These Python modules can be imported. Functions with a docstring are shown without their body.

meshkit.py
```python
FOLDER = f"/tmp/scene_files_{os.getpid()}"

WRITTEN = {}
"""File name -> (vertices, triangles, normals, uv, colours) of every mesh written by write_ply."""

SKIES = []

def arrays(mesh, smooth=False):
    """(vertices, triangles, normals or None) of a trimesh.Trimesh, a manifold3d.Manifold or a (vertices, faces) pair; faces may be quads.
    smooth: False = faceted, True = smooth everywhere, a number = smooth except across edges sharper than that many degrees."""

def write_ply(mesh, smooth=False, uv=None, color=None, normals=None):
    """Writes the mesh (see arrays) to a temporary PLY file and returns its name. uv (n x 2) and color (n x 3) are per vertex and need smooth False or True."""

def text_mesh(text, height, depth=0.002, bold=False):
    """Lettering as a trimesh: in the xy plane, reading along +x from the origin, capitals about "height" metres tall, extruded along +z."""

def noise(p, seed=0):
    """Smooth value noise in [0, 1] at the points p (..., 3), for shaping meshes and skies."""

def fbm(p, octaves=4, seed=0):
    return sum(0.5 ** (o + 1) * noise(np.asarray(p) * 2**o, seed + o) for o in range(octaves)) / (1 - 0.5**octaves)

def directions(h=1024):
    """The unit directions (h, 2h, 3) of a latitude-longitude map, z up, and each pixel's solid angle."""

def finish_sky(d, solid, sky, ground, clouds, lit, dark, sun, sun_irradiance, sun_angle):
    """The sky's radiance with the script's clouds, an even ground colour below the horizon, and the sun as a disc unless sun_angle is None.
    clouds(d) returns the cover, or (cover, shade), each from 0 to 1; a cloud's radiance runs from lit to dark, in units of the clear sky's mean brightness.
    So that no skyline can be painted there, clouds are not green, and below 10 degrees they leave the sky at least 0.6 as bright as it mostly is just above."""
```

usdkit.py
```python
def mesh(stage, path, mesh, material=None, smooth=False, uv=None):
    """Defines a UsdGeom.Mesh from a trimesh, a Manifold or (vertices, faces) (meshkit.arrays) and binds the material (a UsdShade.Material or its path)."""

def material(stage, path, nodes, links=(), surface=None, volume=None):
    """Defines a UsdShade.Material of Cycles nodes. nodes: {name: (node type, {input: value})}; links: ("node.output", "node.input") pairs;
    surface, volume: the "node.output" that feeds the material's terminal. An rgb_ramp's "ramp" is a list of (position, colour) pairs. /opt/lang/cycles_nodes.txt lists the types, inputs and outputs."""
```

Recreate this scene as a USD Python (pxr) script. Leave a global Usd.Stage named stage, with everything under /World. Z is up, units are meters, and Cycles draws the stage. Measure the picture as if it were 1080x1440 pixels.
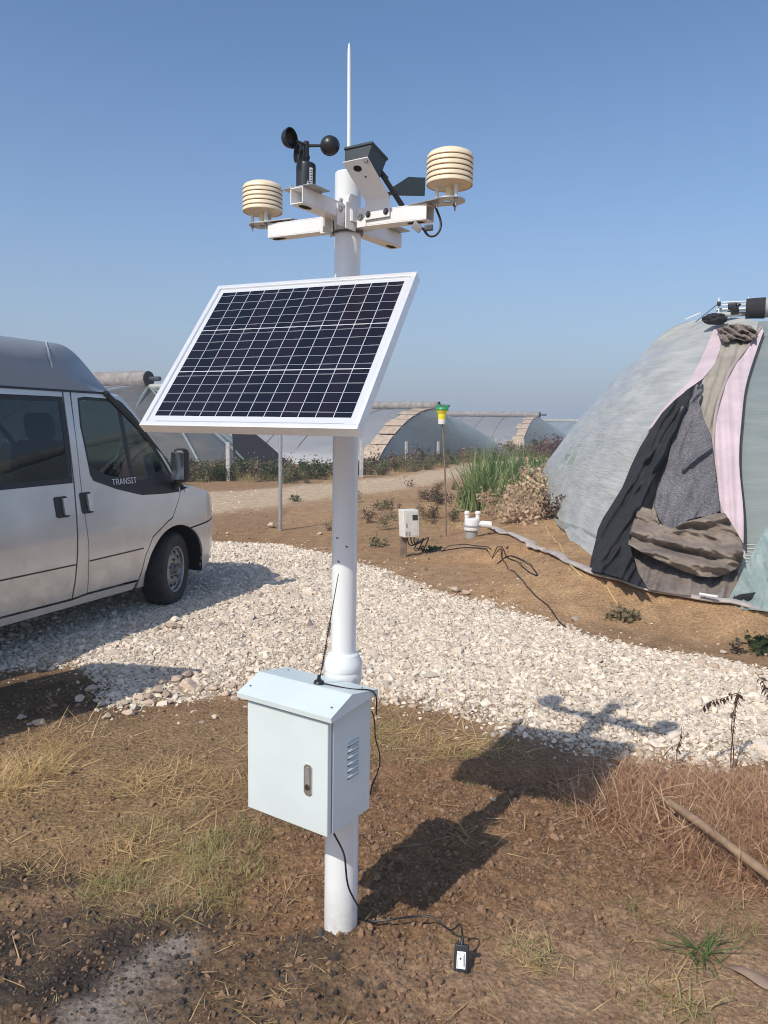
import math, random, numpy as np, trimesh, usdkit, meshkit
from scipy.spatial import Delaunay
from scipy.interpolate import LinearNDInterpolator, NearestNDInterpolator
from shapely.geometry import Polygon, Point, LineString, MultiPoint
import shapely
from pxr import Usd, UsdGeom, UsdLux, UsdShade, Gf, Sdf, Vt

# ------------------------------------------------------------------ camera, sky, sun, exposure
stage = Usd.Stage.CreateInMemory()
UsdGeom.SetStageUpAxis(stage, 'Z'); UsdGeom.SetStageMetersPerUnit(stage, 1.0)
UsdGeom.Xform.Define(stage, '/World'); UsdGeom.Scope.Define(stage, '/World/Looks')
FPX, CAMH, PITCH, ROLL = 1081.0, 1.65, math.radians(6.4), math.radians(0.9)
SUN_EL, SUN_AZ = math.radians(44.0), math.atan2(-0.590, -0.807)
SUN_I, SKY_S, EXPO = 0.97, 0.124, 0.0
HAZE = (2.6, 3.1, 4.1)
O = np.array([0, 0, CAMH])
FW = np.array([0, math.cos(PITCH), -math.sin(PITCH)])
_r0 = np.array([1.0, 0, 0]); _u0 = np.cross(_r0, FW)
RT = math.cos(ROLL) * _r0 + math.sin(ROLL) * _u0
UP = -math.sin(ROLL) * _r0 + math.cos(ROLL) * _u0
cam = UsdGeom.Camera.Define(stage, '/World/camera')
M4 = Gf.Matrix4d(*RT, 0, *UP, 0, *(-FW), 0, *O, 1)
cam.AddTransformOp().Set(M4)
cam.CreateHorizontalApertureAttr(36.0); cam.CreateVerticalApertureAttr(48.0)
cam.CreateFocalLengthAttr(36.0 * FPX / 1080.0)
cam.CreateFStopAttr(0.0); cam.CreateClippingRangeAttr(Gf.Vec2f(0.05, 5000))
cam.CreateExposureAttr(EXPO)

usdkit.material(stage, '/World/Looks/sky_look', {
    'sky': ('sky_texture', {'sky_type': 'single_scattering', 'sun_disc': False, 'sun_elevation': SUN_EL, 'sun_rotation': SUN_AZ,
                            'altitude': 50.0, 'air_density': 1.0, 'aerosol_density': 1.3, 'ozone_density': 4.0}),
    'tc': ('texture_coordinate', {}), 'xyz': ('separate_xyz', {}),            # the grey-lilac autumn haze that lies all round the horizon
    'rp': ('rgb_ramp', {'ramp': [(0.0, (.90,)*3), (.04, (.80,)*3), (.12, (.52,)*3), (.25, (.18,)*3), (.42, (0,)*3), (1, (0,)*3)]}),
    'hs': ('hsv', {'saturation': 1.04, 'value': 1.19}), 'mx': ('mix_color', {'blend_type': 'mix', 'b': HAZE, 'use_clamp': True}),
    'bg': ('background_shader', {'strength': SKY_S})},
    [('tc.generated', 'xyz.vector'), ('xyz.z', 'rp.fac'), ('sky.color', 'hs.color'), ('hs.color', 'mx.a'), ('rp.color', 'mx.fac'), ('mx.result', 'bg.color')], surface='bg.background')
dome = UsdLux.DomeLight.Define(stage, '/World/sky'); dome.CreateIntensityAttr(1.0)
UsdShade.MaterialBindingAPI.Apply(dome.GetPrim()).Bind(UsdShade.Material.Get(stage, '/World/Looks/sky_look'))
dome.GetPrim().SetCustomDataByKey('kind', 'structure')
sun = UsdLux.DistantLight.Define(stage, '/World/sun')
sun.CreateIntensityAttr(SUN_I); sun.CreateAngleAttr(0.53); sun.CreateNormalizeAttr(True); sun.CreateColorAttr(Gf.Vec3f(1.0, 0.935, 0.85))
SUND = np.array([math.sin(SUN_AZ) * math.cos(SUN_EL), math.cos(SUN_AZ) * math.cos(SUN_EL), math.sin(SUN_EL)])
_q = Gf.Rotation(Gf.Vec3d(0, 0, 1), Gf.Vec3d(*SUND)); sun.AddTransformOp().Set(Gf.Matrix4d().SetRotate(_q))

# ------------------------------------------------------------------ helpers
RNG = np.random.default_rng(7)
def ray(px, py): return FW + RT * (px - 540) / FPX + UP * (720 - py) / FPX
def proj(P):
    d = np.asarray(P, float) - O; z = d @ FW
    return np.stack([540 + FPX * (d @ RT) / z, 720 - FPX * (d @ UP) / z], -1)
def atY(px, py, Y):
    d = ray(px, py); return O + d * (Y / d[1])
def onz(px, py, z=0.0):
    d = ray(px, py); return O + d * ((z - O[2]) / d[2])
def sstep(a, b, x):
    t = np.clip((x - a) / (b - a), 0, 1); return t * t * (3 - 2 * t)
def nrm(v): v = np.asarray(v, float); return v / np.linalg.norm(v)

USED = {}
def numbered(parent, name):
    k = (parent, name); n = USED.get(k, 0); USED[k] = n + 1
    return name if n == 0 else f'{name}_{n:03d}'
ORIG = {}
def meta(prim, label=None, cat=None, group=None, kind=None):
    for k, v in (('label', label), ('category', cat), ('group', group), ('kind', kind)):
        if v: prim.SetCustomDataByKey(k, v)
def thing(name, label, cat, loc=(0, 0, 0), group=None):
    p = '/World/' + numbered('/World', name)
    x = UsdGeom.Xform.Define(stage, p); x.AddTranslateOp().Set(Gf.Vec3d(*map(float, loc)))
    meta(x.GetPrim(), label, cat, group); ORIG[p] = np.asarray(loc, float); return p
def obj(name, mesh, mat, parent='/World', smooth=30, label=None, cat=None, group=None, kind=None):
    p = parent + '/' + numbered(parent, name)
    o = ORIG.get(parent, np.zeros(3)); ORIG[p] = o
    v, f, n = meshkit.arrays(mesh, smooth)
    m = UsdGeom.Mesh.Define(stage, p)
    m.CreatePointsAttr(Vt.Vec3fArray.FromNumpy((v - o).astype(np.float32)))
    m.CreateFaceVertexCountsAttr(Vt.IntArray.FromNumpy(np.full(len(f), 3, np.int32)))
    m.CreateFaceVertexIndicesAttr(Vt.IntArray.FromNumpy(f.astype(np.int32).ravel()))
    m.CreateSubdivisionSchemeAttr('none')
    if n is not None:
        m.CreateNormalsAttr(Vt.Vec3fArray.FromNumpy(n.astype(np.float32))); m.SetNormalsInterpolation('vertex')
    UsdShade.MaterialBindingAPI.Apply(m.GetPrim()).Bind(MATS[mat])
    meta(m.GetPrim(), label, cat, group, kind)
    return p
def copy_of(src, name, loc, rotz=0, scale=(1, 1, 1), label=None, cat=None, group=None):
    p = '/World/' + numbered('/World', name)
    x = UsdGeom.Xform.Define(stage, p)
    x.AddTranslateOp().Set(Gf.Vec3d(*map(float, loc))); x.AddRotateZOp().Set(float(rotz)); x.AddScaleOp().Set(Gf.Vec3f(*map(float, scale)))
    x.GetPrim().GetReferences().AddInternalReference(src); x.GetPrim().SetInstanceable(True)
    meta(x.GetPrim(), label, cat, group); return p
def proto_class(name):
    p = '/World/Prototypes/' + name
    stage.CreateClassPrim('/World/Prototypes') if not stage.GetPrimAtPath('/World/Prototypes') else None
    UsdGeom.Xform.Define(stage, p); ORIG[p] = np.zeros(3); return p
def scatter(name, protos, mat, pos, idx, quat, scl, label, cat, kind='stuff', parent='/World', smooth=False):
    p = parent + '/' + numbered(parent, name)
    pi = UsdGeom.PointInstancer.Define(stage, p); ORIG[p] = np.zeros(3); paths = []
    for k, m in enumerate(protos):
        q = obj(f'variant_{k+1:03d}' if k else 'variant', m, mat if isinstance(mat, str) else mat[k], p, smooth=smooth); paths.append(q)
    pi.CreatePrototypesRel().SetTargets([Sdf.Path(q) for q in paths])
    pi.CreateProtoIndicesAttr(Vt.IntArray.FromNumpy(np.asarray(idx, np.int32)))
    pi.CreatePositionsAttr(Vt.Vec3fArray.FromNumpy(np.asarray(pos, np.float32)))
    q = np.asarray(quat, np.float32)     # w x y z
    pi.CreateOrientationsAttr(Vt.QuathArray([Gf.Quath(float(a), float(b), float(c), float(d)) for a, b, c, d in q]))
    pi.CreateScalesAttr(Vt.Vec3fArray.FromNumpy(np.asarray(scl, np.float32)))
    meta(pi.GetPrim(), label, cat, kind=kind); return p
def quat_z(ang, tilt=None, taz=None):
    ang = np.asarray(ang); q = np.zeros((len(ang), 4)); q[:, 0] = np.cos(ang / 2); q[:, 3] = np.sin(ang / 2)
    if tilt is not None:
        a = np.zeros_like(q); a[:, 0] = np.cos(tilt / 2); a[:, 1] = np.sin(tilt / 2) * np.cos(taz); a[:, 2] = np.sin(tilt / 2) * np.sin(taz)
        w1, x1, y1, z1 = a.T; w2, x2, y2, z2 = q.T
        q = np.stack([w1*w2-x1*x2-y1*y2-z1*z2, w1*x2+x1*w2+y1*z2-z1*y2, w1*y2-x1*z2+y1*w2+z1*x2, w1*z2+x1*y2-y1*x2+z1*w2], 1)
    return q
def quat_rand(n, rng):
    q = rng.normal(size=(n, 4)); return q / np.linalg.norm(q, axis=1, keepdims=True)

# mesh makers -------------------------------------------------------
def cat(*ms): return trimesh.util.concatenate([m for m in ms if m is not None])
def rbox(sx, sy, sz, r=0.003):
    r = min(r, sx * .45, sy * .45, sz * .45); pts = []
    for a in (-1, 1):
        for b in (-1, 1):
            for c in (-1, 1):
                x, y, z = a * sx / 2, b * sy / 2, c * sz / 2
                pts += [(x - a*r, y - b*r*.3, z - c*r*.3), (x - a*r*.3, y - b*r, z - c*r*.3), (x - a*r*.3, y - b*r*.3, z - c*r)]
                pts += [(x, y - b*r, z - c*r), (x - a*r, y, z - c*r), (x - a*r, y - b*r, z)]
    return trimesh.convex.convex_hull(np.array(pts))
def place(m, U, V, W, o):
    """mesh local x,y,z -> U,V,W at o"""
    m = m.copy(); v = m.vertices
    m.vertices = np.asarray(o) + v[:, :1] * U + v[:, 1:2] * V + v[:, 2:] * W
    return m
def tubem(pts, r, sides=8, cap=True):
    p = np.asarray(pts, float); n = len(p); r = np.broadcast_to(np.asarray(r, float), (n,))
    t = np.gradient(p, axis=0); t /= np.linalg.norm(t, axis=1, keepdims=True) + 1e-12
    a = np.zeros_like(p); ref = np.array([0, 0, 1.0]) if abs(t[0, 2]) < .9 else np.array([1.0, 0, 0])
    for i in range(n):
        a[i] = ref - t[i] * (ref @ t[i]); a[i] /= np.linalg.norm(a[i]) + 1e-12; ref = a[i]
    b = np.cross(t, a); ang = np.arange(sides) * 2 * np.pi / sides
    v = (p[:, None] + r[:, None, None] * (np.cos(ang)[None, :, None] * a[:, None] + np.sin(ang)[None, :, None] * b[:, None])).reshape(-1, 3)
    i, j = np.meshgrid(np.arange(n - 1), np.arange(sides), indexing='ij')
    q = np.stack([i*sides+j, i*sides+(j+1) % sides, (i+1)*sides+(j+1) % sides, (i+1)*sides+j], -1).reshape(-1, 4)
    f = np.vstack([q[:, [0, 1, 2]], q[:, [0, 2, 3]]])
    if cap:
        v = np.vstack([v, p[0], p[-1]]); k = n * sides
        f = np.vstack([f, [[k, (j+1) % sides, j] for j in range(sides)], [[k+1, (n-1)*sides+j, (n-1)*sides+(j+1) % sides] for j in range(sides)]])
    return trimesh.Trimesh(v, f, process=False)
def spline(pts, n=40):
    from scipy.interpolate import PchipInterpolator, CubicSpline
    p = np.asarray(pts, float); s = np.r_[0, np.cumsum(np.linalg.norm(np.diff(p, axis=0), axis=1))]
    return (CubicSpline(s, p) if len(p) > 2 else PchipInterpolator(s, p))(np.linspace(0, s[-1], n))
def lathe(prof, sides=32, o=(0, 0, 0)):
    """prof: (r,z) list; closed by axis points when r=0"""
    prof = np.asarray(prof, float); n = len(prof); ang = np.arange(sides) * 2*np.pi/sides
    v = np.stack([prof[:, None, 0]*np.cos(ang), prof[:, None, 0]*np.sin(ang), np.repeat(prof[:, 1:], sides, 1)], -1).reshape(-1, 3)
    i, j = np.meshgrid(np.arange(n-1), np.arange(sides), indexing='ij')
    q = np.stack([i*sides+j, i*sides+(j+1) % sides, (i+1)*sides+(j+1) % sides, (i+1)*sides+j], -1).reshape(-1, 4)
    m = trimesh.Trimesh(v + np.asarray(o), np.vstack([q[:, [0, 1, 2]], q[:, [0, 2, 3]]]), process=False)
    m.merge_vertices(); m.update_faces(m.nondegenerate_faces()); return m
def grid(P):
    """P (n,m,3) -> mesh"""
    n, m = P.shape[:2]; i, j = np.meshgrid(np.arange(n-1), np.arange(m-1), indexing='ij')
    q = np.stack([i*m+j, i*m+j+1, (i+1)*m+j+1, (i+1)*m+j], -1).reshape(-1, 4)
    return trimesh.Trimesh(P.reshape(-1, 3), np.vstack([q[:, [0, 1, 2]], q[:, [0, 2, 3]]]), process=False)
def fill(poly, step):
    """triangulate a shapely polygon with inner points; returns (pts, tris)"""
    if poly.geom_type != 'Polygon': poly = max(poly.geoms, key=lambda g: g.area)
    P = poly.segmentize(step)
    b = [np.array(P.exterior.coords)[:-1]] + [np.array(r.coords)[:-1] for r in P.interiors]
    x0, y0, x1, y1 = poly.bounds
    gx, gy = np.meshgrid(np.arange(x0, x1, step), np.arange(y0, y1, step)); gx = gx + (np.arange(gx.shape[0]) % 2)[:, None] * step / 2
    g = np.stack([gx.ravel(), gy.ravel()], 1)
    inner = poly.buffer(-step * .45)
    g = g[shapely.contains_xy(inner, g[:, 0], g[:, 1])] if not inner.is_empty else g[:0]
    pts = np.vstack(b + [g]); t = Delaunay(pts).simplices
    c = pts[t].mean(1); t = t[shapely.contains_xy(poly, c[:, 0], c[:, 1])]
    a = pts[t]; cr = (a[:, 1, 0]-a[:, 0, 0])*(a[:, 2, 1]-a[:, 0, 1]) - (a[:, 1, 1]-a[:, 0, 1])*(a[:, 2, 0]-a[:, 0, 0])
    t = t[np.abs(cr) > 1e-10]; cr = cr[np.abs(cr) > 1e-10]
    t = np.where((cr > 0)[:, None], t, t[:, ::-1])
    return pts, t
def solid(P, T, off):
    """give an open sheet thickness: back = P + off"""
    n = len(P); e = np.vstack([T[:, [0, 1]], T[:, [1, 2]], T[:, [2, 0]]])
    key = {}
    for a, b in e: key[(min(a, b), max(a, b))] = key.get((min(a, b), max(a, b)), 0) + 1
    be = np.array([(a, b) for a, b in e if key[(min(a, b), max(a, b))] == 1])
    w = np.vstack([np.stack([be[:, 1], be[:, 0], be[:, 0] + n], 1), np.stack([be[:, 1], be[:, 0] + n, be[:, 1] + n], 1)])
    return trimesh.Trimesh(np.vstack([P, P + off]), np.vstack([T, T[:, ::-1] + n, w]), process=False)
def prism(pts2, d):
    return trimesh.creation.extrude_polygon(Polygon(pts2), d)
def cyl(p0, p1, r, sides=16): return tubem([p0, p1], r, sides)
def rock(seed, sub=1, rough=.28, flat=.75):
    r = np.random.default_rng(seed); n = 13 if sub == 1 else 20
    p = r.normal(size=(n, 3)); p /= np.linalg.norm(p, axis=1, keepdims=True); p *= r.uniform(.80, 1.05, (n, 1))
    m = trimesh.convex.convex_hull(p)
    if sub > 1:
        m = m.subdivide().subdivide(); v = m.vertices; m.vertices = v * (1 + .16 * (meshkit.fbm(v * 2.2 + seed, 3) - .5)[:, None] + (.06 * (meshkit.noise(v * 7 + seed) - .5))[:, None])
    m.vertices = (m.vertices - m.vertices.mean(0)) * r.uniform(.72, 1.2, 3) * [1, 1, flat]; return m

# ------------------------------------------------------------------ materials
MATS = {}
def pm(name, col, rough=.5, metal=0.0, var=.0, vscale=8.0, bump=0.0, bscale=60.0, coat=0.0, rnd=0.0, col2=None, spec=.5, sss=None, bdist=.01, detail=4.0):
    """principled; var: noise tint amount between col and col2; rnd: per-instance brightness"""
    col = np.asarray(col, float)
    N = {'p': ('principled_bsdf', {'base_color': tuple(col), 'roughness': rough, 'metallic': metal, 'coat_weight': coat, 'specular_ior_level': spec}),
         'tc': ('texture_coordinate', {})}
    L = []; src = None
    if var or col2 is not None:
        c2 = np.asarray(col2 if col2 is not None else col * (1 - var), float)
        N['n'] = ('noise_texture', {'scale': vscale, 'detail': detail, 'roughness': .62})
        N['r'] = ('rgb_ramp', {'ramp': [(0.0, tuple(c2)), (.38, tuple(c2)), (.62, tuple(col)), (1.0, tuple(col))]})
        L += [('tc.object', 'n.vector'), ('n.fac', 'r.fac')]; src = 'r.color'
    if rnd:
        N['oi'] = ('object_info', {}); N['mr'] = ('map_range', {'from_min': 0., 'from_max': 1., 'to_min': 1 - rnd, 'to_max': 1 + rnd})
        N['h'] = ('hsv', {'color': tuple(col)}); L += [('oi.random', 'mr.value'), ('mr.result', 'h.value')]
        if src: L.append((src, 'h.color'))
        src = 'h.color'
    if src: L.append((src, 'p.base_color'))
    if bump:
        N['bn'] = ('noise_texture', {'scale': bscale, 'detail': 5.0, 'roughness': .65}); N['b'] = ('bump', {'strength': bump, 'distance': bdist})
        L += [('tc.object', 'bn.vector'), ('bn.fac', 'b.height'), ('b.normal', 'p.normal')]
    MATS[name] = usdkit.material(stage, '/World/Looks/' + name, N, L, surface='p.BSDF'); return name
def dirty(name, col, rough, metal, coat, z0, z1, dirt, amt, var, vscale):
    N = {'g': ('geometry', {}), 'tc': ('texture_coordinate', {}), 'z': ('separate_xyz', {}), 'm': ('map_range', {'from_min': z0, 'from_max': z1, 'to_min': 1.0, 'to_max': 0.0, 'clamp': True}),
         'n': ('noise_texture', {'scale': 7.0, 'detail': 8.0, 'roughness': .72}), 'n2': ('noise_texture', {'scale': vscale, 'detail': 4.0}), 'r2': ('rgb_ramp', {'ramp': [(.35, tuple(np.array(col)*(1 - var))), (.65, col)]}),
         'mu': ('math', {'math_type': 'multiply'}), 'nr': ('map_range', {'from_min': .38, 'from_max': .62, 'to_min': .1, 'to_max': 1.0, 'clamp': True}), 'ma': ('math', {'math_type': 'multiply', 'value2': amt}),
         'sp': ('noise_texture', {'scale': 26.0, 'detail': 6.0, 'roughness': .7}), 'sr': ('map_range', {'from_min': .64, 'from_max': .72, 'to_min': 0.0, 'to_max': .14, 'clamp': True}), 'ad': ('math', {'math_type': 'add', 'use_clamp': True}),
         'x': ('mix', {'color2': dirt}), 'rr': ('map_range', {'from_min': 0., 'from_max': 1., 'to_min': rough, 'to_max': .85}), 'p': ('principled_bsdf', {'metallic': metal, 'coat_weight': coat})}
    L = [('g.position', 'z.vector'), ('z.z', 'm.value'), ('g.position', 'n.vector'), ('g.position', 'n2.vector'), ('g.position', 'sp.vector'), ('n2.fac', 'r2.fac'), ('n.fac', 'nr.value'), ('m.result', 'mu.value1'), ('nr.result', 'mu.value2'),
         ('mu.value', 'ma.value1'), ('sp.fac', 'sr.value'), ('ma.value', 'ad.value1'), ('sr.result', 'ad.value2'), ('ad.value', 'x.fac'), ('r2.color', 'x.color1'), ('x.color', 'p.base_color'), ('ad.value', 'rr.value'), ('rr.result', 'p.roughness')]
    MATS[name] = usdkit.material(stage, '/World/Looks/' + name, N, L, surface='p.BSDF'); return name
def leafmat(name, cols, rough=.6, trans=.35, rndpos=None):
    N = {'oi': ('object_info', {}), 'ge': ('geometry', {}), 'ad': ('math', {'math_type': 'add'}), 'fr': ('math', {'math_type': 'fraction'}),
         'r': ('rgb_ramp', {'ramp': [(i / (len(cols) - 1), c) for i, c in enumerate(cols)]}),
         'd': ('principled_bsdf', {'roughness': rough, 'specular_ior_level': .3}), 't': ('translucent_bsdf', {}), 'm': ('mix_closure', {'fac': trans})}
    L = [('oi.random', 'ad.value1'), ('ge.random_per_island', 'ad.value2'), ('ad.value', 'fr.value1'), ('fr.value', 'r.fac'), ('r.color', 'd.base_color'), ('r.color', 't.color'), ('d.BSDF', 'm.closure1'), ('t.BSDF', 'm.closure2')]
    MATS[name] = usdkit.material(stage, '/World/Looks/' + name, N, L, surface='m.closure'); return name
def glassmat(name, tint, tr, rough=.02, ior=1.5):
    N = {'t': ('transparent_bsdf', {'color': tint}), 'd': ('diffuse_bsdf', {'color': (.01, .012, .012)}), 'g': ('glossy_bsdf', {'color': (1, 1, 1), 'roughness': rough}),
         'm0': ('mix_closure', {'fac': tr}), 'f': ('fresnel', {'IOR': ior}), 'm': ('mix_closure', {})}
    L = [('d.BSDF', 'm0.closure1'), ('t.BSDF', 'm0.closure2'), ('f.fac', 'm.fac'), ('m0.closure', 'm.closure1'), ('g.BSDF', 'm.closure2')]
    MATS[name] = usdkit.material(stage, '/World/Looks/' + name, N, L, surface='m.closure')
def filmmat(name, col, col2, trans=.35, clear=.15, rough=.3, vs=1.2, stretch=(1, 1, 6), glossf=1.0, bump=.25, streak=.0):
    """greenhouse plastic: milky, partly see-through, with a soft sheen and dusty tone; wrinkle streaks are painted into its colour"""
    N = {'tc': ('texture_coordinate', {}), 'mp': ('mapping', {'scale': stretch}), 'n': ('noise_texture', {'scale': vs, 'detail': 6., 'roughness': .65, 'distortion': .4}),
         'r': ('rgb_ramp', {'ramp': [(.3, col2), (.7, col)]}), 'd': ('diffuse_bsdf', {}), 't': ('translucent_bsdf', {}), 'c': ('transparent_bsdf', {'color': (.85, .9, .88)}),
         'm1': ('mix_closure', {'fac': trans}), 'm2': ('mix_closure', {'fac': clear}), 'g': ('glossy_bsdf', {'roughness': rough, 'color': (1, 1, 1)}), 'f': ('fresnel', {'IOR': 1.4}),
         'mf': ('math', {'math_type': 'multiply', 'value2': glossf}), 'm3': ('mix_closure', {}),
         'mp3': ('mapping', {'scale': (.5, .5, 11.0), 'rotation': (.12, .1, 0)}), 'n3': ('noise_texture', {'scale': 1.7, 'detail': 4.5, 'roughness': .6, 'distortion': 1.6}), 'r3': ('rgb_ramp', {'ramp': [(.36, (.62,)*3), (.5, (.95,)*3), (.66, (1.3,)*3)]}), 'x3': ('mix', {'mix_type': 'multiply', 'fac': streak}),  # bright and dark streaks paint the light on wrinkles into the colour
         'mp2': ('mapping', {'scale': (.8, .8, 9.0)}), 'n2': ('noise_texture', {'scale': 4.0, 'detail': 5., 'distortion': .8}), 'b': ('bump', {'strength': bump, 'distance': .05})}
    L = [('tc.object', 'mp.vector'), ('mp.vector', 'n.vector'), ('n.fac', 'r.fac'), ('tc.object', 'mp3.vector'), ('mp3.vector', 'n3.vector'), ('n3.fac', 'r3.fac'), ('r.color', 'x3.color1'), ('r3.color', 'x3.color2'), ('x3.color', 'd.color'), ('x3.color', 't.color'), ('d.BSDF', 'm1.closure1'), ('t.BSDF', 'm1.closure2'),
         ('m1.closure', 'm2.closure1'), ('c.BSDF', 'm2.closure2'), ('f.fac', 'mf.value1'), ('mf.value', 'm3.fac'), ('m2.closure', 'm3.closure1'), ('g.BSDF', 'm3.closure2'),
         ('tc.object', 'mp2.vector'), ('mp2.vector', 'n2.vector'), ('n2.fac', 'b.height'), ('b.normal', 'g.normal'), ('b.normal', 'd.normal')]
    MATS[name] = usdkit.material(stage, '/World/Looks/' + name, N, L, surface='m3.closure')

dirty('white_paint', (.77, .80, .795), .32, 0.0, .15, .02, .20, (.30, .21, .14), .75, .05, 5.0)
pm('arm_paint', (.80, .795, .77), .35, var=.06, vscale=9, coat=.1)
dirty('box_paint', (.60, .685, .68), .4, 0.0, .1, .50, .60, (.36, .28, .21), .12, .05, 6.0)
pm('aluminium', (.83, .84, .84), .38, metal=.55, var=.06, vscale=12)
pm('backsheet', (.56, .58, .60), .25, coat=.5)
N_ = {'oi': ('object_info', {}), 'tc': ('texture_coordinate', {}), 'v': ('voronoi_texture', {'scale': 70.0}) if True else None,
      'ad': ('math', {'math_type': 'multiply_add', 'value2': .35}), 'r': ('rgb_ramp', {'ramp': [(0, (.006, .008, .015)), (.5, (.009, .011, .020)), (1, (.012, .011, .021))]}),
      'p': ('principled_bsdf', {'roughness': .3, 'coat_weight': .22, 'coat_roughness': .05, 'specular_ior_level': .12})}
open_nodes = open('/opt/lang/cycles_nodes.txt').read() if False else ''
N_['v'] = ('noise_texture', {'scale': 45.0, 'detail': 1.0})
MATS['cell'] = usdkit.material(stage, '/World/Looks/cell', N_, [('tc.object', 'v.vector'), ('v.fac', 'ad.value1'), ('oi.random', 'ad.value3'), ('ad.value', 'r.fac'), ('r.color', 'p.base_color')], surface='p.BSDF')
pm('busbar', (.42, .44, .47), .4, metal=.5)
pm('cream_plastic', (.80, .675, .47), .45, var=.05, vscale=14)
pm('black_plastic', (.018, .02, .022), .38)
pm('dark_box', (.030, .042, .045), .5)
pm('cable_black', (.012, .012, .013), .45)
pm('steel', (.55, .55, .54), .35, metal=.9, var=.15, vscale=30)
pm('zinc', (.48, .49, .49), .45, metal=.7, var=.2, vscale=18)
pm('bolt_dark', (.12, .12, .12), .4, metal=.8)
pm('label_white', (.75, .78, .80), .5)
pm('label_ink', (.03, .03, .035), .6)
pm('hole_black', (.004, .004, .004), .8)
pm('scuff', (.03, .03, .04), .7)
dirty('silver_body', (.60, .58, .54), .26, .42, .6, .30, .80, (.42, .36, .29), .60, .12, 3.0)
pm('roof_grey', (.23, .255, .28), .5, var=.08, vscale=3.0)
pm('trim_black', (.012, .012, .013), .45)
pm('dark_inside', (.02, .021, .022), .8)
pm('seat_cloth', (.03, .032, .036), .9)
pm('tyre_rubber', (.016, .016, .016), .75, var=.3, vscale=12, col2=(.03, .028, .026))
pm('rim_steel', (.32, .32, .32), .4, metal=.7, var=.25, vscale=20)
pm('silver_letter', (.62, .63, .64), .35, metal=.5)
pm('seam_pale', (.5, .52, .53), .5)
glassmat('door_glass', (.42, .50, .475), .85)
glassmat('privacy_glass', (.17, .19, .185), .65)
pm('mirror_face', (.6, .62, .63), .08, metal=1.0)
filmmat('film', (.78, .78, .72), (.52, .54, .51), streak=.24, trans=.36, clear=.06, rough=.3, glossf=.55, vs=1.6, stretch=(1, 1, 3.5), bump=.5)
filmmat('film_front', (.44, .49, .46), (.32, .38, .36), trans=.4, clear=.14, rough=.3)
filmmat('film_far', (.58, .63, .58), (.44, .49, .46), trans=.5, clear=.05, rough=.4, vs=.6, glossf=.4, bump=.15)
filmmat('film_face', (.36, .36, .345), (.26, .265, .26), trans=.3, clear=.03, rough=.5, vs=.5, glossf=.25, bump=.15)
filmmat('film_dusty', (.24, .23, .205), (.16, .16, .145), trans=.3, clear=.04, rough=.4, vs=.7, glossf=.6, bump=.15)
filmmat('film_teal', (.62, .72, .70), (.45, .56, .55), trans=.5, clear=.40, rough=.25, vs=5, stretch=(1, 1, 2), bump=.5, glossf=.5)
filmmat('film_clear', (.55, .60, .58), (.40, .46, .45), trans=.5, clear=.35, rough=.3, vs=6, stretch=(1, 1, 2), bump=.5, glossf=.4)
pm('black_net_and_shade', (.013, .013, .015), .85, bump=.6, bscale=30, col2=(.022, .022, .024), vscale=12)
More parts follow.
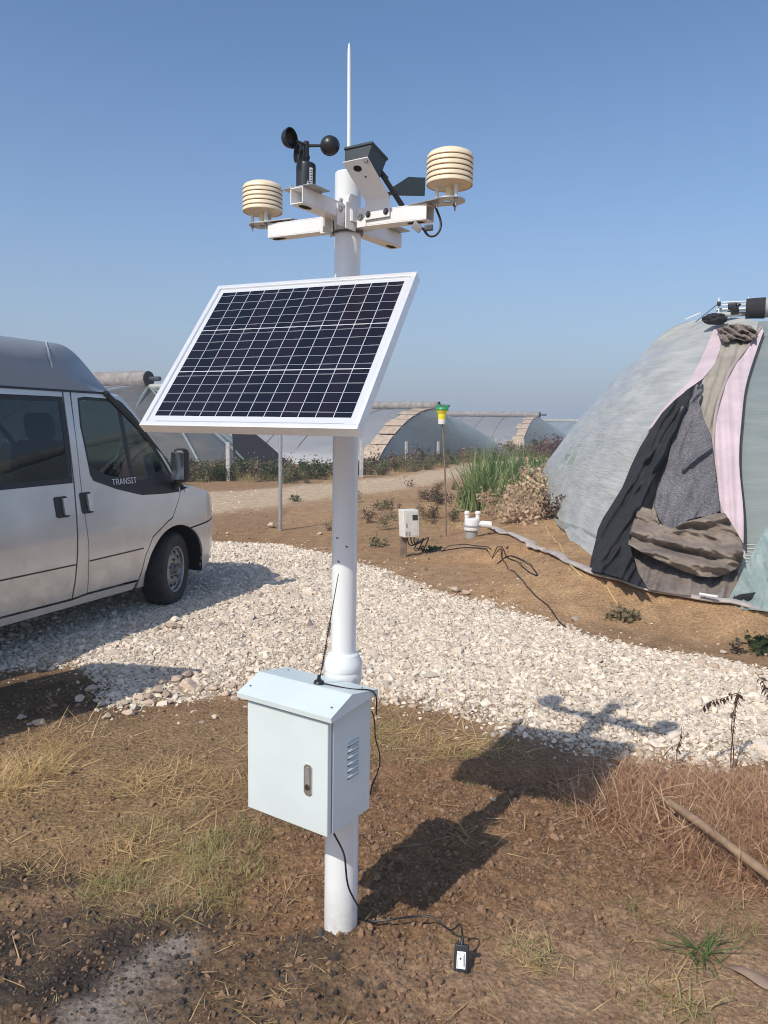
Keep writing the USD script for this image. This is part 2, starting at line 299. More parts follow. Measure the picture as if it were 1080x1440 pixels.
def feltmat():
    N = {'tc': ('texture_coordinate', {}), 'mp': ('mapping', {'scale': (1, 1, 3.2)}), 'n': ('noise_texture', {'scale': 42.0, 'detail': 5.0, 'roughness': .9}),
         'n0': ('noise_texture', {'scale': 2.2, 'detail': 2.0}),
         'r': ('rgb_ramp', {'ramp': [(.34, (.035, .036, .042)), (.47, (.12, .12, .125)), (.57, (.22, .215, .22)), (.68, (.42, .41, .42))]}),
         'x': ('mix', {'mix_type': 'multiply', 'fac': .5}), 'r2': ('rgb_ramp', {'ramp': [(.35, (.65, .62, .68)), (.65, (1, .97, .97))]}),
         'p': ('principled_bsdf', {'roughness': .95, 'specular_ior_level': .1}), 'b': ('bump', {'strength': .5, 'distance': .01})}
    MATS['felt'] = usdkit.material(stage, '/World/Looks/felt', N, [('tc.object', 'mp.vector'), ('mp.vector', 'n.vector'), ('tc.object', 'n0.vector'), ('n0.fac', 'r2.fac'), ('n.fac', 'r.fac'), ('r.color', 'x.color1'), ('r2.color', 'x.color2'), ('x.color', 'p.base_color'), ('n.fac', 'b.height'), ('b.normal', 'p.normal')], surface='p.BSDF')
feltmat()
pm('beige_cloth', (.36, .325, .265), .9, col2=(.27, .245, .20), vscale=2.5, bump=.4, bscale=25)
pm('brown_quilt', (.255, .205, .16), .9, col2=(.165, .13, .105), vscale=4, bump=.6, bscale=22)
pm('skirt_cloth', (.24, .20, .17), .9, col2=(.14, .115, .10), vscale=5, bump=.5, bscale=20)
pm('pink_cloth', (.58, .47, .485), .85, col2=(.49, .395, .415), vscale=2.5, bump=.2, bscale=18)
pm('edge_tape', (.36, .30, .28), .85)
pm('roll_cloth', (.30, .275, .255), .9, col2=(.2, .18, .165), vscale=5, bump=.5, bscale=16)
pm('roll_grey', (.36, .355, .33), .85, col2=(.25, .25, .235), vscale=6, bump=.4, bscale=20)
pm('hose_cloth', (.48, .43, .385), .8, col2=(.34, .30, .27), vscale=6, bump=.3, bscale=20)
pm('tan_pad', (.50, .395, .295), .9, col2=(.36, .275, .20), vscale=4)
pm('concrete_post', (.50, .49, .455), .9, col2=(.36, .35, .33), vscale=7)
pm('wood_pole', (.33, .225, .14), .65, col2=(.22, .145, .09), vscale=14, bump=.35, bscale=60, bdist=.004)
pm('wood_stake', (.24, .18, .13), .85, col2=(.14, .10, .075), vscale=14, bump=.4)
pm('meter_white', (.72, .70, .62), .5, var=.1, vscale=8)
pm('pvc_white', (.76, .75, .72), .45, var=.1, vscale=12)
pm('pvc_grey', (.30, .30, .30), .5)
pm('trap_green', (.03, .26, .09), .45)
pm('trap_yellow', (.75, .66, .03), .45)
pm('rope_yellow', (.52, .40, .17), .8)
pm('gravel_stone', (.69, .60, .485), .85, col2=(.58, .49, .385), vscale=14, rnd=.30, bump=.25, bscale=60, bdist=.006)
pm('edge_stone', (.58, .46, .35), .85, col2=(.44, .33, .24), vscale=9, rnd=.2, bump=.35, bscale=35, bdist=.006)
pm('clod_soil', (.35, .215, .125), .95, col2=(.24, .145, .084), vscale=26, rnd=.32, bump=.7, bscale=70, bdist=.006)
pm('clod_dark', (.115, .088, .072), .95, col2=(.055, .046, .04), vscale=26, rnd=.45, bump=.7, bscale=70, bdist=.006)
pm('dead_leaf', (.30, .21, .15), .75, col2=(.20, .14, .10), vscale=12)
leafmat('straw_blade', [(.64, .45, .21), (.76, .57, .30), (.52, .35, .16), (.62, .46, .21), (.40, .26, .14)], trans=.25)
leafmat('thatch_blade', [(.36, .24, .12), (.48, .34, .17), (.30, .22, .09), (.42, .32, .13), (.24, .155, .085), (.58, .43, .22)], trans=.15)
leafmat('olive_blade', [(.36, .32, .13), (.25, .25, .08), (.44, .37, .18), (.31, .29, .11), (.48, .40, .22)], trans=.3)
leafmat('rust_blade', [(.42, .225, .125), (.60, .40, .235), (.25, .13, .08), (.50, .27, .16), (.70, .51, .31), (.34, .18, .12), (.46, .30, .15)], trans=.25)
leafmat('green_blade', [(.14, .20, .06), (.10, .16, .045), (.20, .25, .085)], trans=.35)
leafmat('strap_leaf', [(.11, .20, .065), (.15, .25, .085), (.08, .155, .045), (.22, .28, .11), (.12, .21, .07)], trans=.35)
leafmat('weed_leaf', [(.12, .14, .055), (.17, .18, .08), (.20, .15, .09), (.25, .21, .12), (.10, .12, .05)], trans=.3)
leafmat('brown_leaf', [(.085, .06, .045), (.13, .09, .063), (.10, .065, .046)], trans=.15)
leafmat('russet_leaf', [(.46, .33, .21), (.55, .41, .27), (.38, .26, .165), (.58, .45, .29)], trans=.2)
leafmat('wine_leaf', [(.12, .05, .055), (.16, .075, .07), (.09, .045, .04)], trans=.2)
leafmat('dark_leaf', [(.03, .05, .02), (.05, .075, .03), (.04, .06, .025)], trans=.3)
# ------------------------------------------------------------------ ground
G_POLY = Polygon([(2.10, 7.45), (2.47, 10.5), (3.45, 16.5), (9, 20), (14, 1.6), (3.13, 6.62)])
GRAVEL = Polygon([(-9, 4.4), (-2.6, 4.9), (-2.07, 5.08), (-1.75, 4.72), (-1.5, 4.36), (-1.15, 4.46), (-.86, 4.56), (-.4, 4.47), (-.07, 4.47), (.25, 4.40), (.46, 4.28), (.62, 4.09), (.84, 3.90), (1.15, 3.78), (1.4, 3.70), (2.0, 3.74), (3.2, 3.5),
                  (6, 2.6), (6, 3.9), (3.4, 4.75), (2.67, 5.16), (1.84, 5.81), (1.45, 6.3), (1.17, 6.8), (.85, 7.2), (.45, 7.66), (.1, 8.3), (-.34, 9.2), (-.9, 9.9), (-1.47, 10.5), (-2.34, 10.5), (-4, 10.2), (-9, 10)])
ROAD = Polygon([(-9, 10), (-4.1, 18.4), (-1.4, 21.7), (.9, 26.6), (3.3, 32.9), (7, 44), (8.5, 43), (5, 33.5), (2.9, 26.6), (1.0, 21.6), (-1.1, 17.5), (-3.1, 13.7), (-5, 10)])
for g_ in (G_POLY, GRAVEL, ROAD): shapely.prepare(g_)
def sdist(poly, x, y):
    """signed distance, positive outside"""
    p = shapely.points(x, y); d = shapely.distance(poly.exterior, p)
    return np.where(shapely.contains_xy(poly, x, y), -d, d)
def ell(x, y, px, py, rx, ry, soft=.6):
    c = onz(px, py); d = np.hypot((x - c[0]) / rx, (y - c[1]) / ry)
    return 1 - sstep(1 - soft, 1 + soft * .6, d)
def P3(x, y, s, seed=0): return np.stack([x * s, y * s, np.full_like(x, seed * 3.17)], -1)
def dug(x, y):
    """freshly dug soil around the pole"""
    n = (meshkit.fbm(P3(x, y, 2.2, 5)) - .5) * .9
    w = np.maximum.reduce([ell(x, y, 560, 1180, .75, .95), ell(x, y, 760, 1180, .75, .55), ell(x, y, 430, 1260, .35, .4), ell(x, y, 880, 1290, .5, .35), ell(x, y, 300, 1380, .5, .3) * .8, ell(x, y, 480, 1400, .6, .3) * .85])
    return np.clip(w + n * (w > .02), 0, 1)
def near_height(x, y):
    x = np.asarray(x, float); y = np.asarray(y, float)
    w = dug(x, y); far = 1 - sstep(4, 9, y)
    z = .05 * (meshkit.fbm(P3(x, y, .55, 1), 3) - .5) * far
    b = 1 - np.abs(2 * meshkit.fbm(P3(x, y, 13, 2), 4) - 1) * 2.0
    z = z + w * (.030 * (b - .45) + .055 * (meshkit.fbm(P3(x, y, 5, 3), 4) - .5))
    z = z + (1 - w) * far * (.016 * (meshkit.fbm(P3(x, y, 14, 4), 4) - .5) + .03 * (meshkit.fbm(P3(x, y, 3, 9), 3) - .5))
    z = z + ell(x, y, 700, 1085, .55, .10, .8) * .045 + ell(x, y, 480, 1325, .16, .12, .9) * .02
    return z
def Z(x, y):
    x = np.atleast_1d(np.asarray(x, float)); y = np.atleast_1d(np.asarray(y, float)); z = np.zeros_like(x)
    d = sdist(G_POLY, x, y); n = (meshkit.fbm(P3(x, y, .9, 6), 4) - .5)
    bank = .32 * (1 - sstep(.0, 1.15, d + n * .7))
    bank = np.where(y > 9.3, np.maximum(bank, .32 * (1 - sstep(-.2, 2.0, d + n * .9))), bank)
    m = (y > 1.0) & (y < 14) & (np.abs(x) < 7)
    z[m] = near_height(x[m], y[m])
    gd = sdist(GRAVEL, x, y)
    z = z * sstep(-.02, .25, gd) + .028 * (1 - sstep(-.35, .1, gd)) * (y < 12)
    mid = .05 * (meshkit.fbm(P3(x, y, .8, 8), 4) - .5) * sstep(8, 12, y) * (1 - sstep(40, 80, y))
    return z + bank + mid
def Z1(x, y): return float(Z(x, y)[0])
def hit(px, py):
    z = 0.0
    for _ in range(14):
        p = onz(px, py, z); z = .5 * z + .5 * Z1(p[0], p[1])
    p = onz(px, py, z); p[2] = Z1(p[0], p[1]); return p

ys = [-60, -30, -12, -5, -2, -.5, .3, .8, 1.1]
y = 1.3
while y < 900: ys.append(y); y += max(.0115, y * y / 1784 * 1.5)
xs = list(np.arange(-2.1, 2.5, .0125)); s = .0125
xr = xs[-1]; xl = xs[0]; right = []; left = []
while xr < 900: s *= 1.07; s = min(s, 60); xr += s; right.append(xr)
s = .0125
while xl > -900: s *= 1.07; s = min(s, 60); xl -= s; left.append(xl)
xs = np.array(left[::-1] + xs + right); ys = np.array(ys)
GX, GY = np.meshgrid(xs, ys); GZ = Z(GX.ravel(), GY.ravel()).reshape(GX.shape)
gm = grid(np.stack([GX, GY, GZ], -1))
def soil_colour(x, y):
    n1 = meshkit.fbm(P3(x, y, 1.1, 20), 4); n2 = meshkit.fbm(P3(x, y, 6, 21), 4)
    C = np.empty(x.shape + (3,)); C[:] = (.345, .222, .128)
    def mixin(col, w): C[:] = C * (1 - w[..., None]) + np.asarray(col) * w[..., None]
    nz = lambda w, a=1.0: np.clip(w * (1 + a * (n1 - .5) * 2 + a * (n2 - .5) * 1.2), 0, 1)
    mixin((0.424, 0.276, 0.156), sstep(5.2, 8.0, y) * (x > -1.8))                       # dry pale soil beyond the gravel
    mixin((0.477, 0.306, 0.164), nz(1 - sstep(.0, 1.6, np.abs(sdist(G_POLY, x, y)))) * .8)
    mixin((0.339, 0.209, 0.111), nz(np.clip((y > 9) * (meshkit.fbm(P3(x, y, .7, 24), 4) - .46) * 6, 0, 1)) * .6)
    mixin((.275, .163, .088), nz(np.maximum.reduce([ell(x, y, 560, 1180, .75, .95), ell(x, y, 760, 1160, .8, .5), ell(x, y, 430, 1250, .35, .4)]), .6))
    mixin((0.470, 0.315, 0.200), nz(np.maximum.reduce([ell(x, y, 900, 1370, .55, .30), ell(x, y, 700, 1400, .5, .2), ell(x, y, 1000, 1420, .5, .3)]), .8) * .85)
    mixin((.070, .056, .047), nz(np.maximum.reduce([ell(x, y, 90, 1350, .50, .28), ell(x, y, 250, 1300, .24, .11), ell(x, y, 30, 1230, .2, .12), ell(x, y, 90, 1235, .12, .07)]), 1.1))
    mixin((0.106, 0.082, 0.062), nz(ell(x, y, 440, 1340, .13, .07), .8) * .8)
    mixin((.34, .29, .25), nz(np.maximum.reduce([ell(x, y, 205, 1400, .15, .18), ell(x, y, 240, 1345, .10, .10), ell(x, y, 150, 1430, .16, .08)]), .7))
    mixin((0.180, 0.121, 0.075), nz(ell(x, y, 370, 1400, .38, .22), 1.0) * .75)
    mixin((0.350, 0.238, 0.111), nz(np.maximum.reduce([ell(x, y, 90, 1120, .7, .6), ell(x, y, 280, 1220, .35, .35)]), 1.2) * .55)
    mixin((0.360, 0.252, 0.143), nz(ell(x, y, 260, 1030, .9, .3), .8) * .5)
    mixin((0.090, 0.063, 0.041), nz(ell(x, y, 50, 985, .7, .5), .5) * .8)
    g = sdist(GRAVEL, x, y); mixin((0.466, 0.359, 0.246), 1 - sstep(-.12, .10, g + (n2 - .5) * .25))
    r = sdist(ROAD, x, y); mixin((0.594, 0.456, 0.312), (1 - sstep(-.5, .5, r + (n1 - .5) * 1.6)) * .95)
    mixin((0.318, 0.233, 0.123), sstep(35, 60, y))
    return C
COL = soil_colour(GX.ravel(), GY.ravel())
N = {'a': ('attribute', {'attribute': 'soil'}), 'g': ('geometry', {}),
     'n1': ('noise_texture', {'scale': 46.0, 'detail': 9.0, 'roughness': .80}), 'n2': ('noise_texture', {'scale': 5.0, 'detail': 5.0, 'roughness': .6}),
     'r1': ('rgb_ramp', {'ramp': [(.28, (.34, .32, .30)), (.5, (.95, .95, .95)), (.70, (1.6, 1.56, 1.5))]}), 'r2': ('rgb_ramp', {'ramp': [(.3, (.74, .72, .70)), (.7, (1.18, 1.18, 1.16))]}),
     'x1': ('mix', {'mix_type': 'multiply', 'fac': 1.0}), 'x2': ('mix', {'mix_type': 'multiply', 'fac': 1.0}),
     'n3': ('noise_texture', {'scale': 120.0, 'detail': 8.0, 'roughness': .82}), 'v': ('voronoi_texture', {'scale': 55.0}),
     'ad': ('math', {'math_type': 'add'}), 'b': ('bump', {'strength': .9, 'distance': .013}), 'p': ('principled_bsdf', {'roughness': .95, 'specular_ior_level': .15})}
L = [('g.position', 'n1.vector'), ('g.position', 'n2.vector'), ('g.position', 'n3.vector'), ('g.position', 'v.vector'), ('n1.fac', 'r1.fac'), ('n2.fac', 'r2.fac'),
     ('a.color', 'x1.color1'), ('r1.color', 'x1.color2'), ('x1.color', 'x2.color1'), ('r2.color', 'x2.color2'), ('x2.color', 'p.base_color'),
     ('n3.fac', 'ad.value1'), ('v.distance', 'ad.value2'), ('ad.value', 'b.height'), ('b.normal', 'p.normal')]
MATS['ground_soil'] = usdkit.material(stage, '/World/Looks/ground_soil', N, L, surface='p.BSDF')
gp = obj('ground', gm, 'ground_soil', smooth=True, kind='structure')
UsdGeom.PrimvarsAPI(stage.GetPrimAtPath(gp)).CreatePrimvar('soil', Sdf.ValueTypeNames.Color3fArray, 'vertex').Set(Vt.Vec3fArray.FromNumpy(COL.astype(np.float32)))
# ------------------------------------------------------------------ weather station
BASE = np.array([-.119, 2.323, 0.0]); YAW = -.583
SU = np.array([math.cos(YAW), math.sin(YAW), 0]); SN = np.array([math.sin(YAW), -math.cos(YAW), 0]); ZZ = np.array([0, 0, 1.0])
def S(a, b, z): return BASE + SU * a + SN * b + ZZ * z
def sbox(a, b, z, da, db, dz, r=.003): return place(rbox(da, db, dz, r), SU, SN, ZZ, S(a, b, z))
ws = thing('weather_station', 'white pole carrying a solar panel, grey control cabinet, wind cups and two cream louvred shields', 'weather station', BASE)
RL, RU = .0535, .0385
pole = obj('pole', lathe([(0, -.15), (RL, -.15), (RL, .858), (RL + .004, .862), (RL + .0055, .872), (RL + .0055, .884), (RL + .003, .893), (RL + .0065, .903), (RL + .006, .922), (RL - .002, .936), (RU + .010, .946), (RU + .002, .952), (RU, .960), (RU, 2.372), (RU - .003, 2.376), (0, 2.376)], 48, BASE), 'white_paint', ws)
for k, (px_, py_, ang) in enumerate([(474, 757, -.3), (487, 769, -.6), (476.5, 790, -.6)]):
    q = atY(px_, py_, BASE[1] - RU)
    v = nrm(np.array([q[0] - BASE[0], -RU * .85, 0])); t = np.array([v[1], -v[0], 0]) * -1
    c = np.array([BASE[0], BASE[1], q[2]]) + v * (RU + .0004)
    e = place(trimesh.creation.icosphere(1), t * (.0050 * math.cos(ang)) + ZZ * .0050 * math.sin(ang), (t * -math.sin(ang) + ZZ * math.cos(ang)) * .0022, v * .0009, c)
    obj('screw_hole', e, 'scuff', pole, label='dark scuffed screw hole in the upper pole' if k == 0 else None)
# lightning rod
tip = atY(491, 60, BASE[1] - .0); rb = np.array([BASE[0] + .003, BASE[1], 2.36])
obj('lightning_rod', tubem([rb, rb + (tip - rb) * .45, rb + (tip - rb) * .90, rb + (tip - rb) * .965, tip], [.0068, .0060, .0050, .0040, .0004], 12), 'white_paint', ws)

# cross arms: square tube
def square_tube(p0, p1, w, t=.003, up=ZZ):
    d = nrm(p1 - p0); s_ = nrm(np.cross(d, up)); L_ = np.linalg.norm(p1 - p0); h = w / 2
    parts = [place(rbox(L_, w, t, .001), d, s_, up, (p0 + p1) / 2 + up * (h - t/2)), place(rbox(L_, w, t, .001), d, s_, up, (p0 + p1) / 2 - up * (h - t/2)),
             place(rbox(L_, t, w - 2*t - .0002, .001), d, s_, up, (p0 + p1) / 2 + s_ * (h - t/2)), place(rbox(L_, t, w - 2*t - .0002, .001), d, s_, up, (p0 + p1) / 2 - s_ * (h - t/2))]
    return cat(*parts)
AZ = 2.236; AW = .043; BZ = 2.256; TILT = .030
armL = obj('cross_arm', square_tube(S(-.292, 0, AZ + TILT*.292), S(-.044, 0, AZ + TILT*.044), AW), 'arm_paint', ws)
armR = obj('cross_arm', square_tube(S(.044, 0, AZ - TILT*.044), S(.278, 0, AZ - TILT*.278), AW), 'arm_paint', ws)
armN = obj('cross_arm', square_tube(S(0, .044, BZ), S(0, .232, BZ), AW), 'arm_paint', ws)
armF = obj('cross_arm', square_tube(S(0, -.044, AZ), S(0, -.262, AZ), AW), 'arm_paint', ws)
def slot(a, b, z, du, dv, par):
    m = trimesh.creation.icosphere(2); m = place(m, SU * du, SN * dv, ZZ * .0012, S(a, b, z)); obj('cable_slot', m, 'hole_black', par)
slot(-.262, 0, AZ + TILT*.262 - AW/2 - .0005, .026, .011, armL); slot(.235, 0, AZ - TILT*.235 - AW/2 - .0005, .030, .011, armR)
slot(0, .195, BZ - AW/2 - .0005, .012, .024, armN); slot(0, -.232, AZ - AW/2 - .0005, .011, .024, armF)
# pole clamps: folded plates with bolts
def bolt(c, ax, r=.006, mat='zinc', par=None, l=.006, name='bolt'):
    ax = nrm(ax); obj(name, cat(cyl(c, c + ax * l, r, 6), cyl(c - ax * .001, c + ax * .0015, r * 1.6, 14)), mat, par)
for sa, sb in ((-1, 1), (1, 1), (-1, -1), (1, -1)):
    # plates wrap each quadrant of the pole
    pl = cat(sbox(sa * .0415, sb * .043, AZ + .003, .004, .048, .072, .001), sbox(sa * .048 + sa * .016, sb * .0235, AZ + .001, .036, .004, .052, .001), sbox(sa * .0235, sb * .066 - 0, AZ + .004, .004, .034, .058, .001))
    p_ = obj('clamp_plate', pl, 'arm_paint', ws)
    if sb > 0:
        bolt(S(sa * .064, sb * .0255, AZ + .002), SN * sb, par=p_); bolt(S(sa * .0255, sb * .070, AZ + .02), SU * sa, par=p_)
bk = obj('clamp_bracket', cat(sbox(.024, .047, 2.262, .050, .004, .074, .0012), sbox(.049, .030, 2.262, .004, .034, .074, .0012)), 'arm_paint', ws)
bolt(S(.012, .0492, 2.286), SN, .0045, par=bk); bolt(S(.034, .0492, 2.270), SN, .0045, 'bolt_dark', par=bk); bolt(S(.018, .0492, 2.236), SN, .0045, par=bk)
obj('clamp_strap', tubem([S(RU * 1.12 * math.cos(t), RU * 1.12 * math.sin(t), AZ - .030) for t in np.linspace(0, 2*math.pi, 40)], .0035, 6), 'bolt_dark', ws)

# louvred radiation shields
def shield(a, plate_dir):
    c = S(a, 0, 0); z0 = 2.298 - TILT*a; PI_ = .0132
    sh = obj('radiation_shield', lathe([(0, z0 + .004), (.054, z0 + .004), (.054, z0 + .072), (0, z0 + .072)], 24, c * [1, 1, 0]), 'cream_plastic', ws)
    for k in range(5):
        zb = z0 + PI_ * k + .003
        obj('louvre_ring', lathe([(.036, zb + .0142), (.051, zb + .0136), (.0600, zb + .0100), (.0622, zb + .0075), (.0625, zb + .0003), (.0612, zb - .0012), (.0595, zb + .0050), (.049, zb + .0108), (.036, zb + .0122), (.036, zb + .0142)], 48, c * [1, 1, 0]), 'cream_plastic', sh, smooth=40)
    zt = z0 + PI_ * 5 + .004
    obj('shield_cap', lathe([(0, zt + .024), (.020, zt + .0232), (.042, zt + .0195), (.056, zt + .013), (.0615, zt + .006), (.0625, zt - .001), (.0605, zt - .0025), (.056, zt + .004), (0, zt + .008)], 48, c * [1, 1, 0]), 'cream_plastic', sh, smooth=40)
    # base dish
    obj('base_dish', lathe([(.0, z0 - .001), (.044, z0 - .001), (.058, z0 + .004), (.060, z0 + .0065), (.05, z0 + .008), (0, z0 + .008)], 40, c * [1, 1, 0]), 'cream_plastic', sh, smooth=40)
    pz = AZ - TILT*a + AW/2 + .0032
    # mounting plate: tongue on the arm widening to a rounded end
    th = np.linspace(-2.2, 2.2, 24); s_ = np.sign(a)
    poly = Polygon([(abs(a) + .043*math.cos(t), .043*math.sin(t)) for t in th] + [(abs(a) - .135, .019), (abs(a) - .135, -.019)])
    holes = [Point(abs(a) - .005, 0).buffer(.012), Point(abs(a) + .024, .012).buffer(.004)]
    for h in holes: poly = poly.difference(h)
    pm_ = trimesh.creation.extrude_polygon(poly, .003); pm_ = place(pm_, SU * s_, SN, ZZ, S(0, 0, pz - .001))
    obj('mount_plate', pm_, 'zinc', sh)
    for t in (.5, 2.6, 4.7):
        q = S(a + .033*math.cos(t)*s_, .033*math.sin(t), 0)
        obj('stand_off', cyl(q + ZZ*(pz + .002), q + ZZ*(z0 + .004), .0052, 12), 'pvc_white', sh)
        obj('stud', cat(cyl(q + ZZ*(pz - .018), q + ZZ*(pz + .001), .0024, 8), cyl(q + ZZ*(pz - .007), q + ZZ*(pz - .001), .0052, 6)), 'zinc', sh)
    obj('sensor_stem', cyl(S(a, 0, pz + .003), S(a, 0, z0 + .002), .011, 14), 'cream_plastic', sh)
shield(-.332, -1); shield(.336, 1)

# wind speed sensor with three cups
ac = S(0, .192, 0); az0 = BZ + AW/2 + .0042
an = obj('anemometer', lathe([(0, az0), (.0262, az0), (.0268, az0 + .002), (.0268, az0 + .058), (.0255, az0 + .064), (.021, az0 + .067), (.010, az0 + .069), (.0085, az0 + .071), (.0085, az0 + .078), (.0105, az0 + .079), (.0105, az0 + .086), (.0080, az0 + .087), (.0080, az0 + .122), (.006, az0 + .124), (0, az0 + .124)], 40, ac * [1, 1, 0]), 'black_plastic', ws)
obj('mount_plate', place(rbox(.105, .078, .003, .001), SU, SN, ZZ, S(0, .192, BZ + AW/2 + .0018)), 'zinc', an)
for sa, sb in ((-1, 1), (1, 1), (1, -1), (-1, -1)):
    q = S(sa * .030, .192 + sb * .028, az0); obj('bolt', cat(cyl(q - ZZ*.010, q + ZZ*.010, .002, 8), cyl(q, q + ZZ*.004, .0045, 6)), 'zinc', an)
hz = az0 + .113
def cup_mesh(c, face, r=.0252):
    n_ = 12; prof = [(r * math.sin(t), -r * math.cos(t)) for t in np.linspace(0, math.pi/2, n_)] + [(r * 1.05, .0005), (r * 1.05, .003), (r * .94, .003)] + [((r - .002) * math.sin(t), -(r - .002) * math.cos(t)) for t in np.linspace(math.pi/2, 0, n_)]
    m = lathe(prof, 36); f_ = nrm(face); u_ = nrm(np.cross(f_, ZZ)); w_ = np.cross(u_, f_)
    return place(m, u_, w_, f_, c)
for k, deg in enumerate((-4, 117, 237)):
    t = math.radians(deg); d = np.array([math.cos(t), math.sin(t), 0]); tg = np.array([-math.sin(t), math.cos(t), 0])
    c = np.array([ac[0], ac[1], hz]) + d * .064
    arm_ = obj('cup_arm', tubem([np.array([ac[0], ac[1], hz]) + d * .006, np.array([ac[0], ac[1], hz]) + d * .045], [.0042, .0036], 10), 'black_plastic', an)
    obj('cup', cup_mesh(c, tg), 'black_plastic', arm_, smooth=35)
# sticker on the sensor body facing the viewer
def wrap_sticker(c, r, a0, a1, z0, z1, n=8):
    t = np.linspace(a0, a1, n); G = np.array([[[c[0] + r*math.cos(k), c[1] + r*math.sin(k), z] for z in (z0, z1)] for k in t]); return grid(G)
st = obj('sticker', wrap_sticker(ac, .0272, -1.12, -.74, az0 + .012, az0 + .050), 'label_white', an)
for k in range(5): obj('print_line', wrap_sticker(ac, .02745, -1.06 + .02 * (k % 2), -.80, az0 + .016 + k*.0065, az0 + .0185 + k*.0065), 'label_ink', an)

# rain sensor: black tray on a folded plate
A0, B0, Z0, LB, TH = .122, .026, 2.2795, .1337, .592
BD = SN * math.cos(TH) + ZZ * math.sin(TH); BNn = np.cross(SU, BD); BNn = BNn if BNn[2] > 0 else -BNn
bp = obj('rain_sensor_bracket', cat(place(rbox(.0825, LB, .003, .001), SU, BD, BNn, S(A0, B0, Z0) + BD * LB/2), sbox(A0, B0 + .001, 2.2535, .0825, .003, .052, .001)), 'arm_paint', ws)
for da in (-.030, .030): bolt(S(A0 + da, B0 + .0025, 2.242), SN, .0055, 'bolt_dark', bp)
c_ = S(A0, B0, Z0) + BD * LB * .80 - BNn * .0018
obj('cable_hole', place(trimesh.creation.icosphere(2), SU*.013, BD*.010, BNn*.0012, c_ - SU*.006), 'hole_black', bp)
obj('pin_hole', place(trimesh.creation.icosphere(1), SU*.003, BD*.003, BNn*.001, S(A0, B0, Z0) + BD * LB * .58 - BNn * .0018 + SU*.004), 'hole_black', bp)
bolt(S(A0, B0, Z0) + BD * LB * .93 - BNn * .0018 + SU*.032, -BNn, .004, 'zinc', bp)
TH2 = .27
BD2 = SN * math.cos(TH2) + ZZ * math.sin(TH2); BN2 = np.cross(SU, BD2); BN2 = BN2 if BN2[2] > 0 else -BN2
fb = S(A0 + .002, B0, Z0) + BD * (LB * .985) + BNn * .003          # front lower edge of the tray
def tray(wa, l0, l1, h0, h1):
    """tray tapering down from its rim; the underside lies along the sloping plate"""
    v = []
    for s_ in (-1, 1):
        v += [fb + SU*s_*wa*.86, fb - BD*l1*.93 + SU*s_*wa*.86]
        for (w_, g, h) in ((wa, 0.0, h1),): v += [fb + SU*s_*w_ + BD2*g + BN2*h, fb + SU*s_*w_ - BD2*(l1 + g) + BN2*h]
    return trimesh.convex.convex_hull(np.array(v))
rs = obj('rain_sensor', tray(.044, 0, .074, 0, .034), 'dark_box', ws, smooth=False)
obj('rim', place(rbox(.093, .082, .008, .002), SU, BD2, BN2, fb - BD2*.037 + BN2*.038), 'dark_box', rs, smooth=False)
bo = fb - BD2*.05 + BN2*.004
obj('rain_sensor_gland', cyl(bo - BD*.02 + SU*.034, bo - BD*.045 + SU*.040, .008, 12), 'black_plastic', rs)

# wind vane: black boom with a tail fin
r0 = bo - BD * .020 + SU * .040; r1 = S(.205, -.002, AZ + AW/2)
vb = obj('wind_vane', tubem([atY(539, 248, r0[1]), atY(566, 290, r1[1])], [.0068, .0075], 12), 'black_plastic', ws)
fy = 2.42
fin2 = [(549, 265), (574, 249), (598, 250), (597, 275.5), (556, 275)]
FP = np.array([atY(*q, fy + (q[0] - 549) * .0008) for q in fin2])
def plate_from(P3d, th):
    c = P3d.mean(0); n_ = nrm(np.cross(P3d[1] - P3d[0], P3d[2] - P3d[0])); v = np.vstack([P3d - n_*th/2, P3d + n_*th/2]); k = len(P3d)
    f = [[0, i, i+1] for i in range(1, k-1)] + [[k, k+i+1, k+i] for i in range(1, k-1)]
    for i in range(k): j = (i+1) % k; f += [[i, i+k, j], [j, i+k, j+k]]
    return trimesh.Trimesh(v, f, process=False)
obj('tail_fin', plate_from(FP, .004), 'dark_box', vb, smooth=False)
pm0 = atY(547, 272.5, 2.36); obj('fin_stub', tubem([pm0, atY(557, 271.5, fy)], .0055, 10), 'black_plastic', vb)
# vane body at the far arm
vc = S(0, -.215, 0); z_ = AZ + AW/2
obj('vane_body', lathe([(0, z_ + .003), (.024, z_ + .003), (.024, z_ + .034), (.008, z_ + .038), (0, z_ + .038)], 24, vc * [1, 1, 0]), 'black_plastic', vb)
obj('mount_plate', place(rbox(.095, .075, .003, .001), SU, SN, ZZ, S(.012, -.215, z_ + .0017)), 'zinc', ws)
# sensor lead with plugs under the right arm
q = lambda px, py, d=0: atY(px, py, S(.29, 0, 0)[1] + d)
obj('sensor_lead', tubem(spline([q(612, 290, .0), q(618, 305), q(619, 322, -.004), q(610, 332, -.006), q(601, 330), q(596, 323), q(590, 319)], 30), .0032, 8), 'cable_black', ws)
def plug(p0, p1, w, mat):
    d = nrm(p1 - p0); s_ = nrm(np.cross(d, SN)); obj('cable_plug', place(rbox(np.linalg.norm(p1 - p0), w, w*.8, .002), d, s_, nrm(np.cross(d, s_)), (p0 + p1)/2), mat, ws)
plug(q(581, 315), q(592, 324), .019, 'zinc'); plug(q(597, 321, -.006), q(609, 320, -.006), .015, 'bolt_dark')

